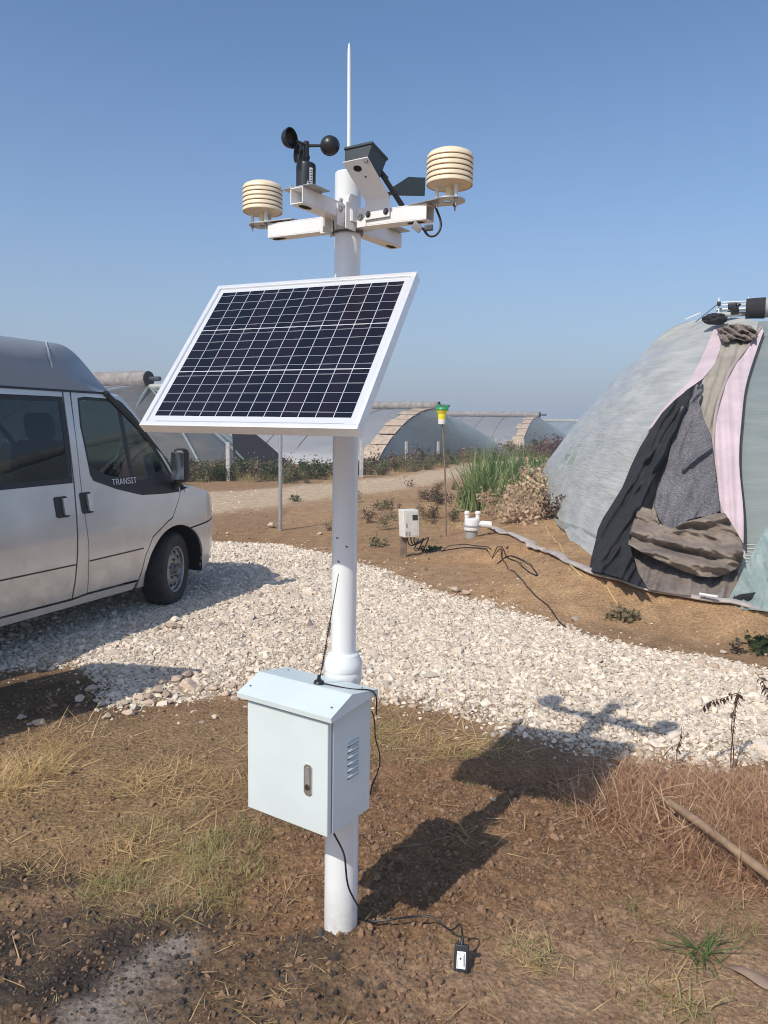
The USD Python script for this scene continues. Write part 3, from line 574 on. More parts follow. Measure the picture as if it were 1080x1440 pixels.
# ------------------------------------------------------------------ solar panel
PY, PT, PW, PH = -.4187, .8695, .65, .65 * .851
PC = np.array([-.2891, 2.323 - .223, 1.8517])
pu = np.array([math.cos(PY), math.sin(PY), 0]); pn0 = np.array([math.sin(PY), -math.cos(PY), 0])
pv = ZZ * math.sin(PT) - pn0 * math.cos(PT); pn = np.cross(pu, pv)
if pn @ (O - PC) < 0: pn = -pn
def pbox(a, b, c, da, db, dc, r=.001): return place(rbox(da, db, dc, r), pu, pv, pn, PC + pu*a + pv*b + pn*c)
sp = obj('solar_panel', pbox(0, 0, -.006, PW - .02, PH - .02, .006), 'backsheet', ws)
fw = .0145
for a, b, da, db in ((0, PH/2 - fw/2, PW, fw), (0, -PH/2 + fw/2, PW, fw), (-PW/2 + fw/2, 0, fw, PH - 2*fw - .0006), (PW/2 - fw/2, 0, fw, PH - 2*fw - .0006)):
    obj('frame_rail', pbox(a, b, -.0125, da, db, .030, .0012), 'aluminium', sp)
NX, NY = 12, 3
aw = PW - 2*fw - .030; ah = PH - 2*fw - .036; aw, ah = aw, ah
ox, oy = 0.0, .004
cw, ch = aw/NX, ah/NY
for j in range(NY):
    for i in range(NX):
        obj('cell', pbox(ox - aw/2 + cw*(i+.5), oy - ah/2 + ch*(j+.5), -.0026, cw - .0026, ch - .0036, .0008, .0002), 'cell', sp, smooth=False)
for j in range(NY):
    for k in range(5):
        yb = oy - ah/2 + ch*j + (ch - .0036) * (k + .5)/5 + .0018
        obj('busbar', pbox(ox, yb, -.0019, aw - .002, .0015, .0006, .0001), 'busbar', sp, smooth=False)
for y_ in (-PH/2 + fw + .004,): obj('collector_strip', pbox(ox, y_, -.0022, aw - .03, .003, .0008, .0002), 'busbar', sp, smooth=False)
# bracket between the pole and the panel
pb = obj('panel_bracket', cat(pbox(0, -.17, -.0295, PW*.55, .035, .004), pbox(0, .17, -.0295, PW*.55, .035, .004)), 'zinc', sp)
for zc in (1.74, 1.98):
    b_ = np.array([BASE[0], BASE[1], zc]); t = ((b_ - PC) @ pn); q0 = b_ + pn0 * .03
    # strut horizontally from the pole to the panel back
    k = ((PC - pn*.03 - q0) @ pn) / (pn0 @ pn); obj('strut', place(rbox(abs(k), .035, .03, .002), pn0, pu, ZZ, q0 + pn0 * k/2), 'zinc', sp)
    obj('hoop', tubem([b_ + np.array([math.cos(t), math.sin(t), 0]) * (RU + .004) for t in np.linspace(0, 2*math.pi, 32)], .004, 8), 'zinc', sp)
jb = obj('junction_box', pbox(-.0, .08, -.034, .09, .07, .022, .004), 'black_plastic', sp)

# ------------------------------------------------------------------ control cabinet
BW, BH, BDp, BZ0, BF = .302, .350, .187, .5126, .2525     # width, height, depth, bottom, front plane
BHD = .333
cb = obj('control_cabinet', sbox(0, BF - .004 - (BDp - .004)/2, BZ0 + BH/2, BW, BDp - .004, BH, .003), 'box_paint', ws)
door = obj('cabinet_door', sbox(-.0, BF + .0085, BZ0 + BHD/2 - .001, BW - .004, .019, BHD - .004, .003), 'box_paint', cb)
obj('door_gasket', sbox(0, BF - .0025, BZ0 + BHD/2, BW - .008, .003, BHD - .01, .001), 'trim_black', cb)
# hood: flat top and a sloping front, folded lips
hw = .1735; th_ = .0025
prof = [(.034, .340), (.036, .3545), (-.056, .3925), (-.060, .3935), (-.188, .3725), (-.188, .350), (-.185, .350), (-.185, .370), (-.060, .3905), (-.056, .3900), (.0335, .353), (.0320, .340)]
pp = Polygon([(b, z) for b, z in prof]).buffer(0)
hm = trimesh.creation.extrude_polygon(pp, 2*hw); hm = place(hm, SN, ZZ, SU, S(-hw, BF, BZ0))
endp = Polygon([(.034, .340), (.036, .3545), (-.056, .3925), (-.060, .3935), (-.188, .3725), (-.188, .360)]).buffer(-.0005)
ends = [place(trimesh.creation.extrude_polygon(endp, th_), SN, ZZ, SU, S(s_ * hw - th_ * (s_ > 0), BF, BZ0)) for s_ in (-1, 1)]
hood = obj('rain_hood', cat(hm, *ends), 'box_paint', cb, smooth=20)
for sa in (-1, 1):
    for b_, z_ in ((.004, .3715),):
        q_ = S(sa * .150, BF + b_, BZ0 + z_); obj('rivet', place(trimesh.creation.icosphere(1), SU*.003, SN*.003, ZZ*.0016, q_), 'bolt_dark', hood)
    obj('rivet', place(trimesh.creation.icosphere(1), SU*.003, SN*.003, ZZ*.002, S(sa * .140, BF - .155, BZ0 + .3785)), 'bolt_dark', hood)
# lock plate: bevelled oblong with key cylinder
lk = Polygon([(-.013, -.038), (-.006, -.046), (.006, -.046), (.013, -.038), (.013, .036), (.007, .043), (-.007, .043), (-.013, .036)])
lc = S(.082, BF + .0185, BZ0 + .152)
lock = obj('lock_plate', place(trimesh.creation.extrude_polygon(lk.buffer(.0005), .0035), SU, ZZ, SN, lc), 'steel', cb)
obj('lock_handle', place(trimesh.creation.extrude_polygon(Polygon([(-.0085, -.012), (.0085, -.012), (.0085, .028), (.004, .036), (-.004, .036), (-.0085, .028)]), .0022), SU, ZZ, SN, lc + SN*.0036), 'zinc', lock)
obj('key_cylinder', cyl(lc - ZZ*.022 + SN*.0036, lc - ZZ*.022 + SN*.0072, .0082, 18), 'bolt_dark', lock)
obj('keyhole', sboxk := place(rbox(.002, .008, .001, .0003), SU, ZZ, SN, lc - ZZ*.022 + SN*.0076), 'hole_black', lock)
# louvres on the shaded side
for k in range(6):
    zc = BZ0 + .142 + k * .0192
    m = trimesh.creation.icosphere(2); v = m.vertices.copy(); v[:, 0] = np.sign(v[:, 0]) * np.abs(v[:, 0])**.55; m.vertices = v
    m = place(m, SN * .030, nrm(ZZ + SN*.0) * .0062, SU * .0062, S(BW/2, BF - .098, zc)); obj('louvre', m, 'box_paint', cb, smooth=True)
    obj('louvre_gap', place(rbox(.052, .0028, .0012, .0004), SN, ZZ, SU, S(BW/2 + .0006, BF - .098, zc - .0072)), 'hole_black', cb)
for zc in (.60, .80): obj('pole_clamp', tubem([BASE + ZZ*zc + np.array([math.cos(t), math.sin(t), 0]) * (RL + .003) for t in np.linspace(0, 2*math.pi, 40)], .004, 8), 'zinc', cb)
obj('rear_bracket', cat(sbox(0, BF - BDp - .004, .60, .20, .006, .03), sbox(0, BF - BDp - .004, .80, .20, .006, .03)), 'zinc', cb)

# magnet-foot whip antenna on the hood
mz = BZ0 + .3900
mb = S(.036, BF - .085, mz)
at_ = thing('whip_antenna', 'black magnet-foot whip antenna with two coils standing on the cabinet hood', 'antenna', mb)
obj('magnet_foot', lathe([(0, 0), (.0155, 0), (.0160, .004), (.0135, .009), (.006, .013), (.0045, .026), (0, .027)], 28, mb), 'black_plastic', at_)
wt = atY(476, 807, mb[1] - .010); wd = wt - mb
obj('whip', tubem([mb + wd*.05, mb + wd*.5, wt], [.0017, .0015, .0011], 8), 'cable_black', at_)
def coil(f0, f1, r, turns):
    t = np.linspace(0, 1, turns*14); d = nrm(wd); a = nrm(np.cross(d, SN)); b = np.cross(d, a)
    return tubem(np.array([mb + wd*(f0 + (f1-f0)*k) + r*(a*math.cos(turns*2*math.pi*k) + b*math.sin(turns*2*math.pi*k)) for k in t]), .0011, 5)
obj('coil', coil(.13, .36, .0044, 11), 'cable_black', at_); obj('coil', coil(.44, .56, .0046, 8), 'cable_black', at_)
obj('antenna_lead', tubem(spline([mb + ZZ*.003 + SU*.012, S(.105, BF - .105, mz - .0025), S(.15, BF - .128, mz - .0060), S(.1745, BF - .150, mz - .010), S(.178, BF - .17, mz - .03), S(.165, BF - .195, mz - .10)], 40), .0021, 7), 'cable_black', at_)
# cabinet lead: loops behind the cabinet side, then down the pole to the module on the soil
obj('side_lead', tubem(spline([S(.150, BF - BDp - .005, BZ0 + .30), S(.158, BF - BDp - .01, BZ0 + .262), S(.160, BF - BDp - .012, BZ0 + .22), S(.172, BF - BDp - .018, BZ0 + .165), S(.170, BF - BDp - .018, BZ0 + .125), S(.156, BF - BDp - .012, BZ0 + .08), S(.150, BF - BDp - .005, BZ0 + .04)], 50), .0019, 8), 'cable_black', cb)

# ------------------------------------------------------------------ black sensor module lying on the soil, with its lead
pc = hit(648, 1366)
md = thing('sensor_module', 'small black sensor module with a white label standing tilted on the bare soil', 'sensor', pc)
mu = nrm(np.array([.985, -.17, 0])); mtop = nrm(np.array([.06, .38, .92])); mn = nrm(np.cross(mu, mtop)); mn = mn if mn[1] < 0 else -mn
mtop = np.cross(mn, mu); mtop = mtop if mtop[2] > 0 else -mtop
mc = pc + mtop * .036 + mn * .0
obj('housing', place(rbox(.044, .078, .022, .004), mu, mtop, mn, mc), 'black_plastic', md)
obj('label_plate', place(rbox(.027, .047, .0006, .0001), mu, mtop, mn, mc + mn*.0113 - mtop*.003), 'label_white', md)
for k, (a, b, w, h) in enumerate([(-.002, .004, .005, .006), (.010, .0, .002, .036), (.0065, -.002, .0012, .03), (-.011, -.012, .001, .02), (-.008, .016, .010, .0012)]):
    obj('print_mark', place(rbox(w, h, .0004, .0001), mu, mtop, mn, mc + mn*.0118 + mu*a + mtop*(b - .003)), 'label_ink', md)
obj('strain_relief', tubem([mc + mtop*.038, mc + mtop*.046, mc + mtop*.060], [.0075, .0055, .0035], 12), 'black_plastic', md)
c0 = S(.136, BF - .02, BZ0 + .004)
pts = [c0]
for (px_, py_, Y_) in ((479, 1190, 2.10), (485, 1208, 2.17), (487, 1230, 2.22), (491, 1250, 2.245), (500, 1268, 2.262), (507, 1282, 2.28)): pts.append(atY(px_, py_, Y_))
for (px_, py_, dz) in ((515, 1296, .012), (548, 1296, .03), (585, 1292, .045), (612, 1297, .055), (632, 1312, .05)):
    h_ = hit(px_, py_ + dz * 330); pts.append(h_ + ZZ * dz)
pts += [mc + mtop*.085 + ZZ*.004 - mu*.006, mc + mtop*.058]
obj('module_lead', tubem(spline(pts, 120), .0030, 8), 'cable_black', md)
# ------------------------------------------------------------------ van
VW = np.array([-1.893, 6.683, 0.0]); VH = nrm([.36992, .92906, 0]); VS = np.array([VH[1], -VH[0], 0]); VI = -VS; VWID = 1.86
VW[2] = .0
def y_side(s, z):
    zk = [.20, .30, .45, .62, .80, .95, 1.05, 1.2, 1.5, 1.87, 1.95, 2.04, 2.11, 2.17, 2.215, 2.25, 2.27]
    yk = [.075, .05, .018, .0, .0, .012, .03, .055, .10, .165, .185, .215, .255, .32, .42, .58, .80]
    s = np.asarray(s, float)
    return np.interp(z, zk, yk) + .25 * np.maximum(0, (s - .5) / .5)**2 + .03 * np.maximum(0, (-3.2 - s) / .4)**2
def VP(s, yin, z): return VW + VH * np.asarray(s)[..., None] + VI * np.asarray(yin)[..., None] + ZZ * np.asarray(z)[..., None]
def to_side(px, py):
    y = 0.0
    for _ in range(12):
        r_ = ray(px, py); p0 = VW + VI * y; t = ((p0 - O) @ VS) / (r_ @ VS); P = O + r_ * t
        s = (P - VW) @ VH; z = P[2]; y = .5*y + .5*float(y_side(s, z))
    return (s, z)
SP = lambda L: [to_side(*q) for q in L]
van = thing('parked_van', 'silver high-roof passenger van with dark windows parked on the white gravel', 'van', VW)
def panel(name, poly, mat, step=.06, out=0.0, thick=.02, far=False, parent=None, smooth=35, **kw):
    if not isinstance(poly, Polygon) and not hasattr(poly, 'geoms'): poly = Polygon(poly)
    pts, T = fill(poly.buffer(0), step); y = y_side(pts[:, 0], pts[:, 1]) - out
    off = VI * thick
    P = VP(pts[:, 0], y, pts[:, 1])
    if far:
        P = VP(pts[:, 0], VWID - y, pts[:, 1]); off = -off
    # extra inner skin normals come from the solid
    m_ = trimesh.Trimesh(P, T, process=False) if 'glass' in mat else solid(P, T, off)      # panes are single sheets
    return obj(name, m_, mat, parent or van, smooth=smooth, **kw)
GZ_ = 1.868; REAR = -3.58
# outlines (side elevation, metres; from the photograph)
winF = Polygon(SP([(108, 559), (118, 557), (165, 561), (172, 566), (187, 582), (205, 606), (232, 650), (252, 684), (253, 692), (232, 695), (200, 697), (165, 689), (131, 677), (126, 668), (112, 600)]))
doorF = Polygon(SP([(99, 551), (150, 554), (170, 557), (190, 580), (212, 612), (238, 655), (254, 688), (252, 700), (243, 727), (236, 733), (215, 755), (205, 780), (195, 815), (160, 824), (123, 834), (124, 800), (125, 770), (119, 722), (114, 683), (106, 610)]))
slide_r = SP([(87, 549), (94, 600), (104, 683), (107, 722), (107, 800), (101, 842)])
slide = Polygon(slide_r + [(-2.35, .33), (-2.35, 1.865)])
winS_r = SP([(88, 557), (95, 600), (103, 680)]); winS = Polygon(winS_r + [(-2.28, 1.17), (-2.28, 1.825)])
bp_l = SP([(88, 549), (95, 600), (105, 683), (108, 722), (108, 800), (102, 842)]); bp_r = SP([(123, 834), (124, 800), (125, 770), (119, 722), (114, 683), (106, 610), (98, 551)])
bpil = Polygon(bp_l + bp_r)
whc = (.115, .315); WR = .335
arch = Point(whc[0] + .022, whc[1] + .02).buffer(.402)
rear_arch = Point(whc[0] - 2.78, whc[1]).buffer(.41)
fend = Polygon(SP([(254, 690), (252, 700), (243, 728), (236, 734), (215, 756), (205, 781), (196, 815)]) + [(-.36, .25), (.9, .25), (.97, .70), (.93, .82), (.82, .93), (.62, 1.02), (.40, 1.075)]).buffer(0)
fend = fend.difference(arch)
_s0, _s1 = to_side(277, 739), to_side(296, 730)
_k = (_s1[1] - _s0[1])/(_s1[0] - _s0[0]); bump_line = Polygon([(.25, _s0[1] + _k*(.25 - _s0[0])), (1.2, _s0[1] + _k*(1.2 - _s0[0])), (1.2, .1), (.25, .1)])
bumper = Polygon([(.30, .9), (1.0, .95), (1.03, .70), (1.03, .45), (.95, .30), (.40, .28)]).difference(arch).intersection(bump_line.buffer(-.002))
fend = fend.difference(bump_line.buffer(.003))
rearq = Polygon([(-2.36, .33), (-2.36, 1.865), (REAR, 1.865), (REAR, .40), (-3.4, .33)]).difference(rear_arch)
winR = Polygon([(-2.45, 1.17), (-2.45, 1.825), (-3.42, 1.825), (-3.42, 1.20)])
sillp = Polygon(SP([(196, 817), (160, 826), (123, 836), (101, 844)]) + [(-2.35, .322), (-2.28, .322), (-2.25, .25), (-.4, .25), (-.37, .30)]).buffer(0)
g = lambda p: p.buffer(-.0035)
slide_p = panel('sliding_door', g(slide).difference(winS.buffer(-.004)), 'silver_body')
bpillar = panel('b_pillar', g(bpil), 'silver_body')
fdoor = panel('front_door', g(doorF).difference(winF.buffer(-.004)), 'silver_body')
panel('front_wing', g(fend), 'silver_body', step=.045)
bmp = panel('front_bumper', g(bumper), 'silver_body', step=.045, out=.008)
panel('rear_quarter', g(rearq).difference(winR.buffer(-.004)), 'silver_body')
panel('sill', g(sillp), 'silver_body')
# dark backing behind the shut lines
back = Polygon([(REAR + .02, .35), (REAR + .02, 1.86), (-.55, 1.86), (-.30, 1.55), (.15, 1.1), (.4, 1.06), (.9, .75), (.9, .32)]).difference(arch.buffer(.01)).difference(rear_arch).difference(winF.buffer(-.02)).difference(winS.buffer(-.02)).difference(winR.buffer(-.02))
panel('inner_skin', back, 'dark_inside', step=.12, out=-.028, thick=.012)
# glass: front door main pane and quarter pane in black surrounds
quart_l = SP([(166, 563), (190, 690)])
div = LineString([(quart_l[0][0] + (quart_l[0][0]-quart_l[1][0])*.3, quart_l[0][1] + (quart_l[0][1]-quart_l[1][1])*.3), quart_l[1], (quart_l[1][0] + (quart_l[1][0]-quart_l[0][0])*.3, quart_l[1][1] - .3)]).buffer(.022)
low = Polygon(SP([(100, 640), (150, 668), (200, 676), (215, 668), (228, 660), (262, 690), (262, 720), (200, 720), (100, 700)]))      # black area below the clear glass
inner = winF.buffer(-.030).difference(div).difference(low)
panes = sorted([p for p in getattr(inner, 'geoms', [inner]) if p.area > .01], key=lambda p: p.centroid.x)
surround = winF.buffer(-.003)
for p in panes: surround = surround.difference(p.buffer(.0005))
wf = panel('window_surround', surround, 'trim_black', out=-.006, thick=.006, step=.05, parent=fdoor)
for p in panes: panel('window_glass', p, 'door_glass', out=-.007, thick=.003, step=.08, parent=fdoor)
inS = winS.buffer(-.045); panel('window_surround', winS.buffer(-.003).difference(inS.buffer(.0005)), 'trim_black', out=-.004, thick=.008, parent=slide_p)
panel('window_glass', inS, 'privacy_glass', out=-.006, thick=.003, step=.1, parent=slide_p)
panel('rear_window', winR, 'privacy_glass', out=-.006, thick=.003, step=.1)
# lettering on the black part of the door window
tl, tr = to_side(157.5, 681.5), to_side(192, 680.5)
tm = meshkit.text_mesh('TRANSIT', .048, .0025)
w_ = tm.bounds[1][0] - tm.bounds[0][0]; sc = (tr[0] - tl[0]) / w_
P_ = []
yl = float(y_side((tl[0]+tr[0])/2, tl[1])) - .0015; dydz = (float(y_side(0, tl[1] + .05)) - float(y_side(0, tl[1]))) / .05
tv = nrm(ZZ + VI * dydz); tmm = place(tm, VH * sc, tv, VS, VP(tl[0], yl, tl[1] - .004) + 0)
obj('window_lettering', tmm, 'silver_letter', fdoor, smooth=False)
# mouldings, gutter
def side_line(name, L, w, mat, out=.003, th=.006, par=None):
    P = np.array(L, float); poly = LineString(P).buffer(w/2, cap_style=2); panel(name, poly, mat, step=.05, out=out, thick=th, parent=par)
ml = [to_side(202, 771), to_side(160, 781), to_side(126, 789)]; side_line('door_moulding', ml, .011, 'trim_black', out=.002, par=fdoor)
side_line('door_moulding', [to_side(107, 794), (-2.34, to_side(0, 816)[1])], .011, 'trim_black', out=.002, par=slide_p)
side_line('roof_gutter', [(REAR, GZ_ + .006), (-.50, GZ_ + .006)], .016, 'trim_black', out=.006, th=.02)
# door handles: dark cup with a grip
for par, (a, b, c, d) in ((slide_p, (77, 96, 698, 728)), (fdoor, (113, 129, 692, 722))):
    s0, z0 = to_side(a, (c+d)/2); s1, _ = to_side(b, (c+d)/2); zt = to_side((a+b)/2, c)[1]; zb = to_side((a+b)/2, d)[1]
    h = panel('door_handle', shapely.box(s0, zb, s1, zt).buffer(-.02).buffer(.02), 'trim_black', out=.006, thick=.02, step=.03, parent=par)
    panel('handle_grip', shapely.box(s0 + (s1-s0)*.55, zb + .015, s1 - .004, zt - .012).buffer(-.01).buffer(.01), 'silver_body', out=.022, thick=.018, step=.03, parent=par)
# roof moulding (raised plastic roof)
RFC = .80
def roof_pt(s, v):
    """v 0..1 across from right gutter to left gutter"""
    t = abs(v - .5) * 2; se = s - (-.56 + RFC * (1 - t*t))
    return v * (VWID - .33) + .165, GZ_ + .406 * max(1 - t**2.456, 0)**.22 * (1 - sstep(-.728, 0, se)**1.24)
ss = np.r_[np.linspace(REAR, -1.3, 22), np.linspace(-1.25, -.10, 34)]; vv = np.r_[0, .0008, .002, .004, .01, .02, .035, .055, .08, .11, .15, .2, .28, .36, .44, .5]; vv = np.r_[vv, 1 - vv[::-1][1:]]
R = np.zeros((len(ss), len(vv), 3))
for j, v in enumerate(vv):
    t = abs(v - .5) * 2; send = -.56 + RFC * (1 - t**2)
    for i in range(len(ss)):
        s_ = REAR + (send - REAR) * (ss[i] - REAR) / (-.10 - REAR); y, z = roof_pt(s_, v); R[i, j] = VP(s_, y, z + .010)
roof = obj('roof', grid(R), 'roof_grey', van, smooth=True)
RS = []
for v in np.r_[.004, .01, .02, .03, .045, .06, .08, .10, .13, .16, .2]:
    best = min(((abs(p_[0] - (64 + 13*(p_[1] - 483)/60)), s_) for s_ in np.linspace(-2.2, -.4, 181) for p_ in [proj(VP(s_, *roof_pt(s_, v)))]))[1]
    RS.append([VP(best + ds, roof_pt(best + ds, v)[0] - .006, roof_pt(best + ds, v)[1] + .0165) for ds in (-.008, .008)])
obj('roof_seam', grid(np.array(RS)), 'seam_pale', roof)
# windscreen, bonnet, front face
def ruled(fa, fb, n=10, m=20):
    return np.array([[fa(t) * (1 - k) + fb(t) * k for t in np.linspace(0, 1, m)] for k in np.linspace(0, 1, n)])
rt_ = lambda t: VP(-.56 + RFC * (1 - (2*t-1)**2), .165 + t*(VWID-.33), 1.878)
co_ = lambda t: VP(.30 + .50 * (1 - (2*t-1)**2), .075 + t*(VWID-.15), 1.065 + .02 * (1 - (2*t-1)**2))
G_ = ruled(rt_, co_); G_ = G_ + (np.sin(np.linspace(0, np.pi, 10)) * .05)[:, None, None] * (VH * .8 + ZZ * .6)
ws_m = grid(G_); obj('windscreen', ws_m, 'door_glass', van, smooth=True)
# black windscreen edge / A-pillar, right and left
for far in (0, 1):
    e = [G_[i, -1 if far else 0] for i in range(10)]
    obj('a_pillar', tubem(np.array(e), .026, 10), 'trim_black', van)
fr_ = lambda t: VP(.93 + .17 * (1 - (2*t-1)**4), .22 + t*(VWID-.44), .86 + .03 * (1 - (2*t-1)**2))
Gb = ruled(lambda t: co_(t) + VH*.01 - ZZ*.01, fr_); Gb = Gb + (np.sin(np.linspace(0, np.pi, 10)) * .055)[:, None, None] * ZZ; bm_ = grid(Gb)
obj('bonnet', solid(bm_.vertices, bm_.faces, -ZZ * .02), 'silver_body', van, smooth=True)
bt_ = lambda t: VP(.96 + .16 * (1 - (2*t-1)**4), .22 + t*(VWID-.44), .30 + 0*t)
Gn = ruled(fr_, bt_, 8, 24); ff_ = grid(Gn); nose = obj('nose', solid(ff_.vertices, ff_.faces, -VH * .03), 'silver_body', van, smooth=True)
for zc in (.62, .68, .74): obj('grille_bar', tubem(np.array([VP(1.135, .5 + t * .86, zc) for t in np.linspace(0, 1, 5)]), .016, 8), 'trim_black', nose)
for yy in (.33, VWID - .33): obj('headlamp', place(rbox(.06, .22, .2, .02), VH, VI, ZZ, VP(.98, yy + (.12 if yy < .9 else -.12), .76)), 'pvc_white', nose)
# far side, floor, rear
farp = Polygon([(REAR, .33), (REAR, 1.87), (-.55, 1.87), (-.30, 1.55), (.2, 1.08), (.6, 1.0), (.93, .8), (.97, .33)]).difference(arch).difference(rear_arch)
wl = [winF.buffer(-.03), winS.buffer(-.03), winR]
for q_ in wl: farp = farp.difference(q_)
panel('far_side', farp, 'silver_body', step=.12, far=True)
for q_ in wl: panel('far_window', q_, 'door_glass', step=.15, far=True, out=-.006, thick=.003)
obj('floor_pan', place(rbox(3.15, VWID - .20, .09, .02), VH, VI, ZZ, VP(-1.97, VWID/2, .42)), 'dark_inside', van)
obj('head_lining', place(rbox(2.85, VWID - .42, .02, .005), VH, VI, ZZ, VP(-2.1, VWID/2, 1.90)), 'dark_inside', van)
[obj('wheel_well', place(rbox(.95, .05, .8, .02), VH, VI, ZZ, VP(whc[0] - k, .42, .62)), 'dark_inside', van) for k in (0, 2.78)]
for c_ in ((whc[0] + .02, whc[1] + .02), (whc[0] - 2.78, whc[1])):
    obj('wheel_arch_liner', grid(np.array([[VP(c_[0] + .408*math.cos(t), y_, c_[1] + .408*math.sin(t)) for y_ in (.03, .45)] for t in np.linspace(-.2, math.pi + .2, 24)])), 'trim_black', van)
rd = nrm([.985, -.17, 0]); hinge = VP(REAR, .03, 0.0)
rdoor = obj('rear_door', place(rbox(.84, .05, 1.62, .02), rd, np.cross(ZZ, rd), ZZ, hinge + rd * .44 + ZZ * 1.24), 'silver_body', van, label='silver rear door standing wide open')
obj('rear_frame', cat(place(rbox(.06, VWID - .2, .10, .01), VH, VI, ZZ, VP(REAR + .02, VWID/2, 1.84)), place(rbox(.06, VWID - .2, .14, .01), VH, VI, ZZ, VP(REAR + .02, VWID/2, .42)), place(rbox(.05, .80, 1.36, .01), VH, VI, ZZ, VP(REAR + .02, VWID - .52, 1.15))), 'silver_body', van)
obj('rear_roof_panel', place(rbox(.03, VWID - .5, .34, .01), VH, VI, ZZ, VP(REAR + .01, VWID/2, 2.05)), 'roof_grey', van)
# seats, dashboard, steering wheel
def seat(s, y, w=.5):
    m = cat(place(rbox(.5, w, .16, .05), VH, VI, ZZ, VP(s, y, .80)), place(rbox(.14, w, .68, .05), nrm(VH - ZZ*-.0), VI, nrm(ZZ - VH*.18), VP(s - .30, y, 1.16)), place(rbox(.10, .26, .22, .05), VH, VI, nrm(ZZ - VH*.12), VP(s - .38, y, 1.60)))
    obj('seat', m, 'seat_cloth', van)
for y_ in (.48, 1.30): seat(-.55, y_)
for s_ in (-1.55, -2.45):
    for y_ in (.45, .98, 1.45): seat(s_, y_, .44)
obj('dashboard', place(rbox(.50, VWID - .3, .50, .10), VH, VI, ZZ, VP(.12, VWID/2, 1.03)), 'trim_black', van)
t_ = np.linspace(0, 2*math.pi, 40); sw = VP(-.12, 1.32, 1.17)
obj('steering_wheel', tubem(np.array([sw + VI*.19*math.cos(k) + nrm(ZZ*.8 + VH*.6)*.19*math.sin(k) for k in t_]), .014, 8), 'trim_black', van)
# mirrors
mp0 = to_side(254, 655)
for far in (0, 1):
    yy = -.075 if not far else VWID + .075; sm = .10
    c_ = VP(sm, yy, 1.275)
    mr = obj('door_mirror', cat(place(rbox(.10, .14, .30, .04), nrm(VH + VI * (.25 if not far else -.25)), nrm(VI - VH*.25), ZZ, c_), tubem([VP(sm + .03, yy + (.03 if not far else -.03), 1.15), VP(sm + .06, .06 if not far else VWID - .06, 1.07)], [.03, .035], 10)), 'trim_black', van)
    obj('mirror_glass', place(rbox(.004, .115, .24, .001), nrm(VH + VI * (.25 if not far else -.25)), nrm(VI - VH*.25), ZZ, c_ - VH * .051), 'mirror_face', mr)
obj('wing_badge', place(trimesh.creation.icosphere(2), VH*.022, ZZ*.022, VS*.006, VP(.30, float(y_side(.3, 1.035)) - .004, 1.035)), 'pvc_white', van)
# wheels
def wheel(s, y, steer, name='wheel'):
    ax = nrm(VS * math.cos(steer) - VH * math.sin(steer) * -1.0); f_ = np.cross(ZZ, ax); c = VP(s, y, WR)
    lp = lambda m: place(m, f_, ZZ, ax, c)
    prof = [(.205, -.095), (.225, -.105), (.27, -.112), (.31, -.105), (.328, -.088), (.335, -.06), (.3355, -.035), (.331, -.033), (.331, -.027), (.3355, -.025), (.336, 0), (.3355, .025), (.331, .027), (.331, .033), (.3355, .035), (.335, .06), (.328, .088), (.31, .105), (.27, .112), (.225, .105), (.205, .095), (.200, .0), (.205, -.095)]
    ty = obj(name, lp(lathe(prof, 56)), 'tyre_rubber', van, smooth=40)
    rimp = [(.206, -.09), (.212, .094), (.205, .100), (.192, .096), (.185, .070), (.160, .062), (.14, .072), (.11, .078), (.085, .072), (.06, .074), (.055, .092), (0, .094), (0, .06), (.10, .06), (.18, .045), (.19, -.09)]
    rm = obj('rim', lp(lathe(rimp, 48)), 'rim_steel', ty, smooth=40)
    for k in range(10):
        a = k * 2*math.pi/10; obj('rim_hole', lp(place(trimesh.creation.icosphere(1), np.array([math.cos(a), math.sin(a), 0])*.018, np.array([-math.sin(a), math.cos(a), 0])*.026, np.array([0, 0, 1.0])*.008, (.150*math.cos(a), .150*math.sin(a), .067))), 'hole_black', rm)
    for k in range(5):
        a = k * 2*math.pi/5 + .3; obj('wheel_nut', lp(place(trimesh.creation.cylinder(.012, .02, sections=6), np.array([1.0, 0, 0]), np.array([0, 1.0, 0]), np.array([0, 0, 1.0]), (.085*math.cos(a), .085*math.sin(a), .082))), 'bolt_dark', rm)
    obj('hub_cap', lp(lathe([(0, .112), (.03, .110), (.044, .098), (.046, .075), (0, .075)], 24)), 'bolt_dark', rm)
wheel(.13, .135, .28); wheel(.115 - 2.78, .135, 0); wheel(.115, VWID - .135, .28); wheel(.115 - 2.78, VWID - .135, 0)
# ------------------------------------------------------------------ large plastic greenhouse on the right
AE = np.array([.912, -.41, 0]); AW_ = -AE; NB = np.array([.41, .912, 0])
def curve_px(L): return np.array([atY(a, b, Y) for a, b, Y in L])
def resample(P, n):
    s = np.r_[0, np.cumsum(np.linalg.norm(np.diff(P, axis=0), axis=1))]
    from scipy.interpolate import PchipInterpolator
    return PchipInterpolator(s, P)(np.linspace(0, s[-1], n))
D0 = hit(1042, 842); B0_ = hit(838, 798)
def gp_(px, py): q = hit(px, py); return q - ZZ * .06
A0_ = atY(757, 680, 16.2)
bottom = np.array([A0_ - ZZ*.10, gp_(776, 706) if False else atY(772, 706, 13.0), atY(790, 737, 10.4), gp_(815, 775), B0_ - ZZ*.08, gp_(905, 824), gp_(970, 836), D0 - ZZ*.08])
left = np.vstack([[A0_ - ZZ*.10], curve_px([(764, 660, 15.9), (785, 628, 15.4), (817, 587, 14.8), (846, 555, 14.3), (870, 527, 13.8), (898, 504, 13.4), (926, 475, 12.9), (950, 458, 12.5), (968, 452, 12.3)])])
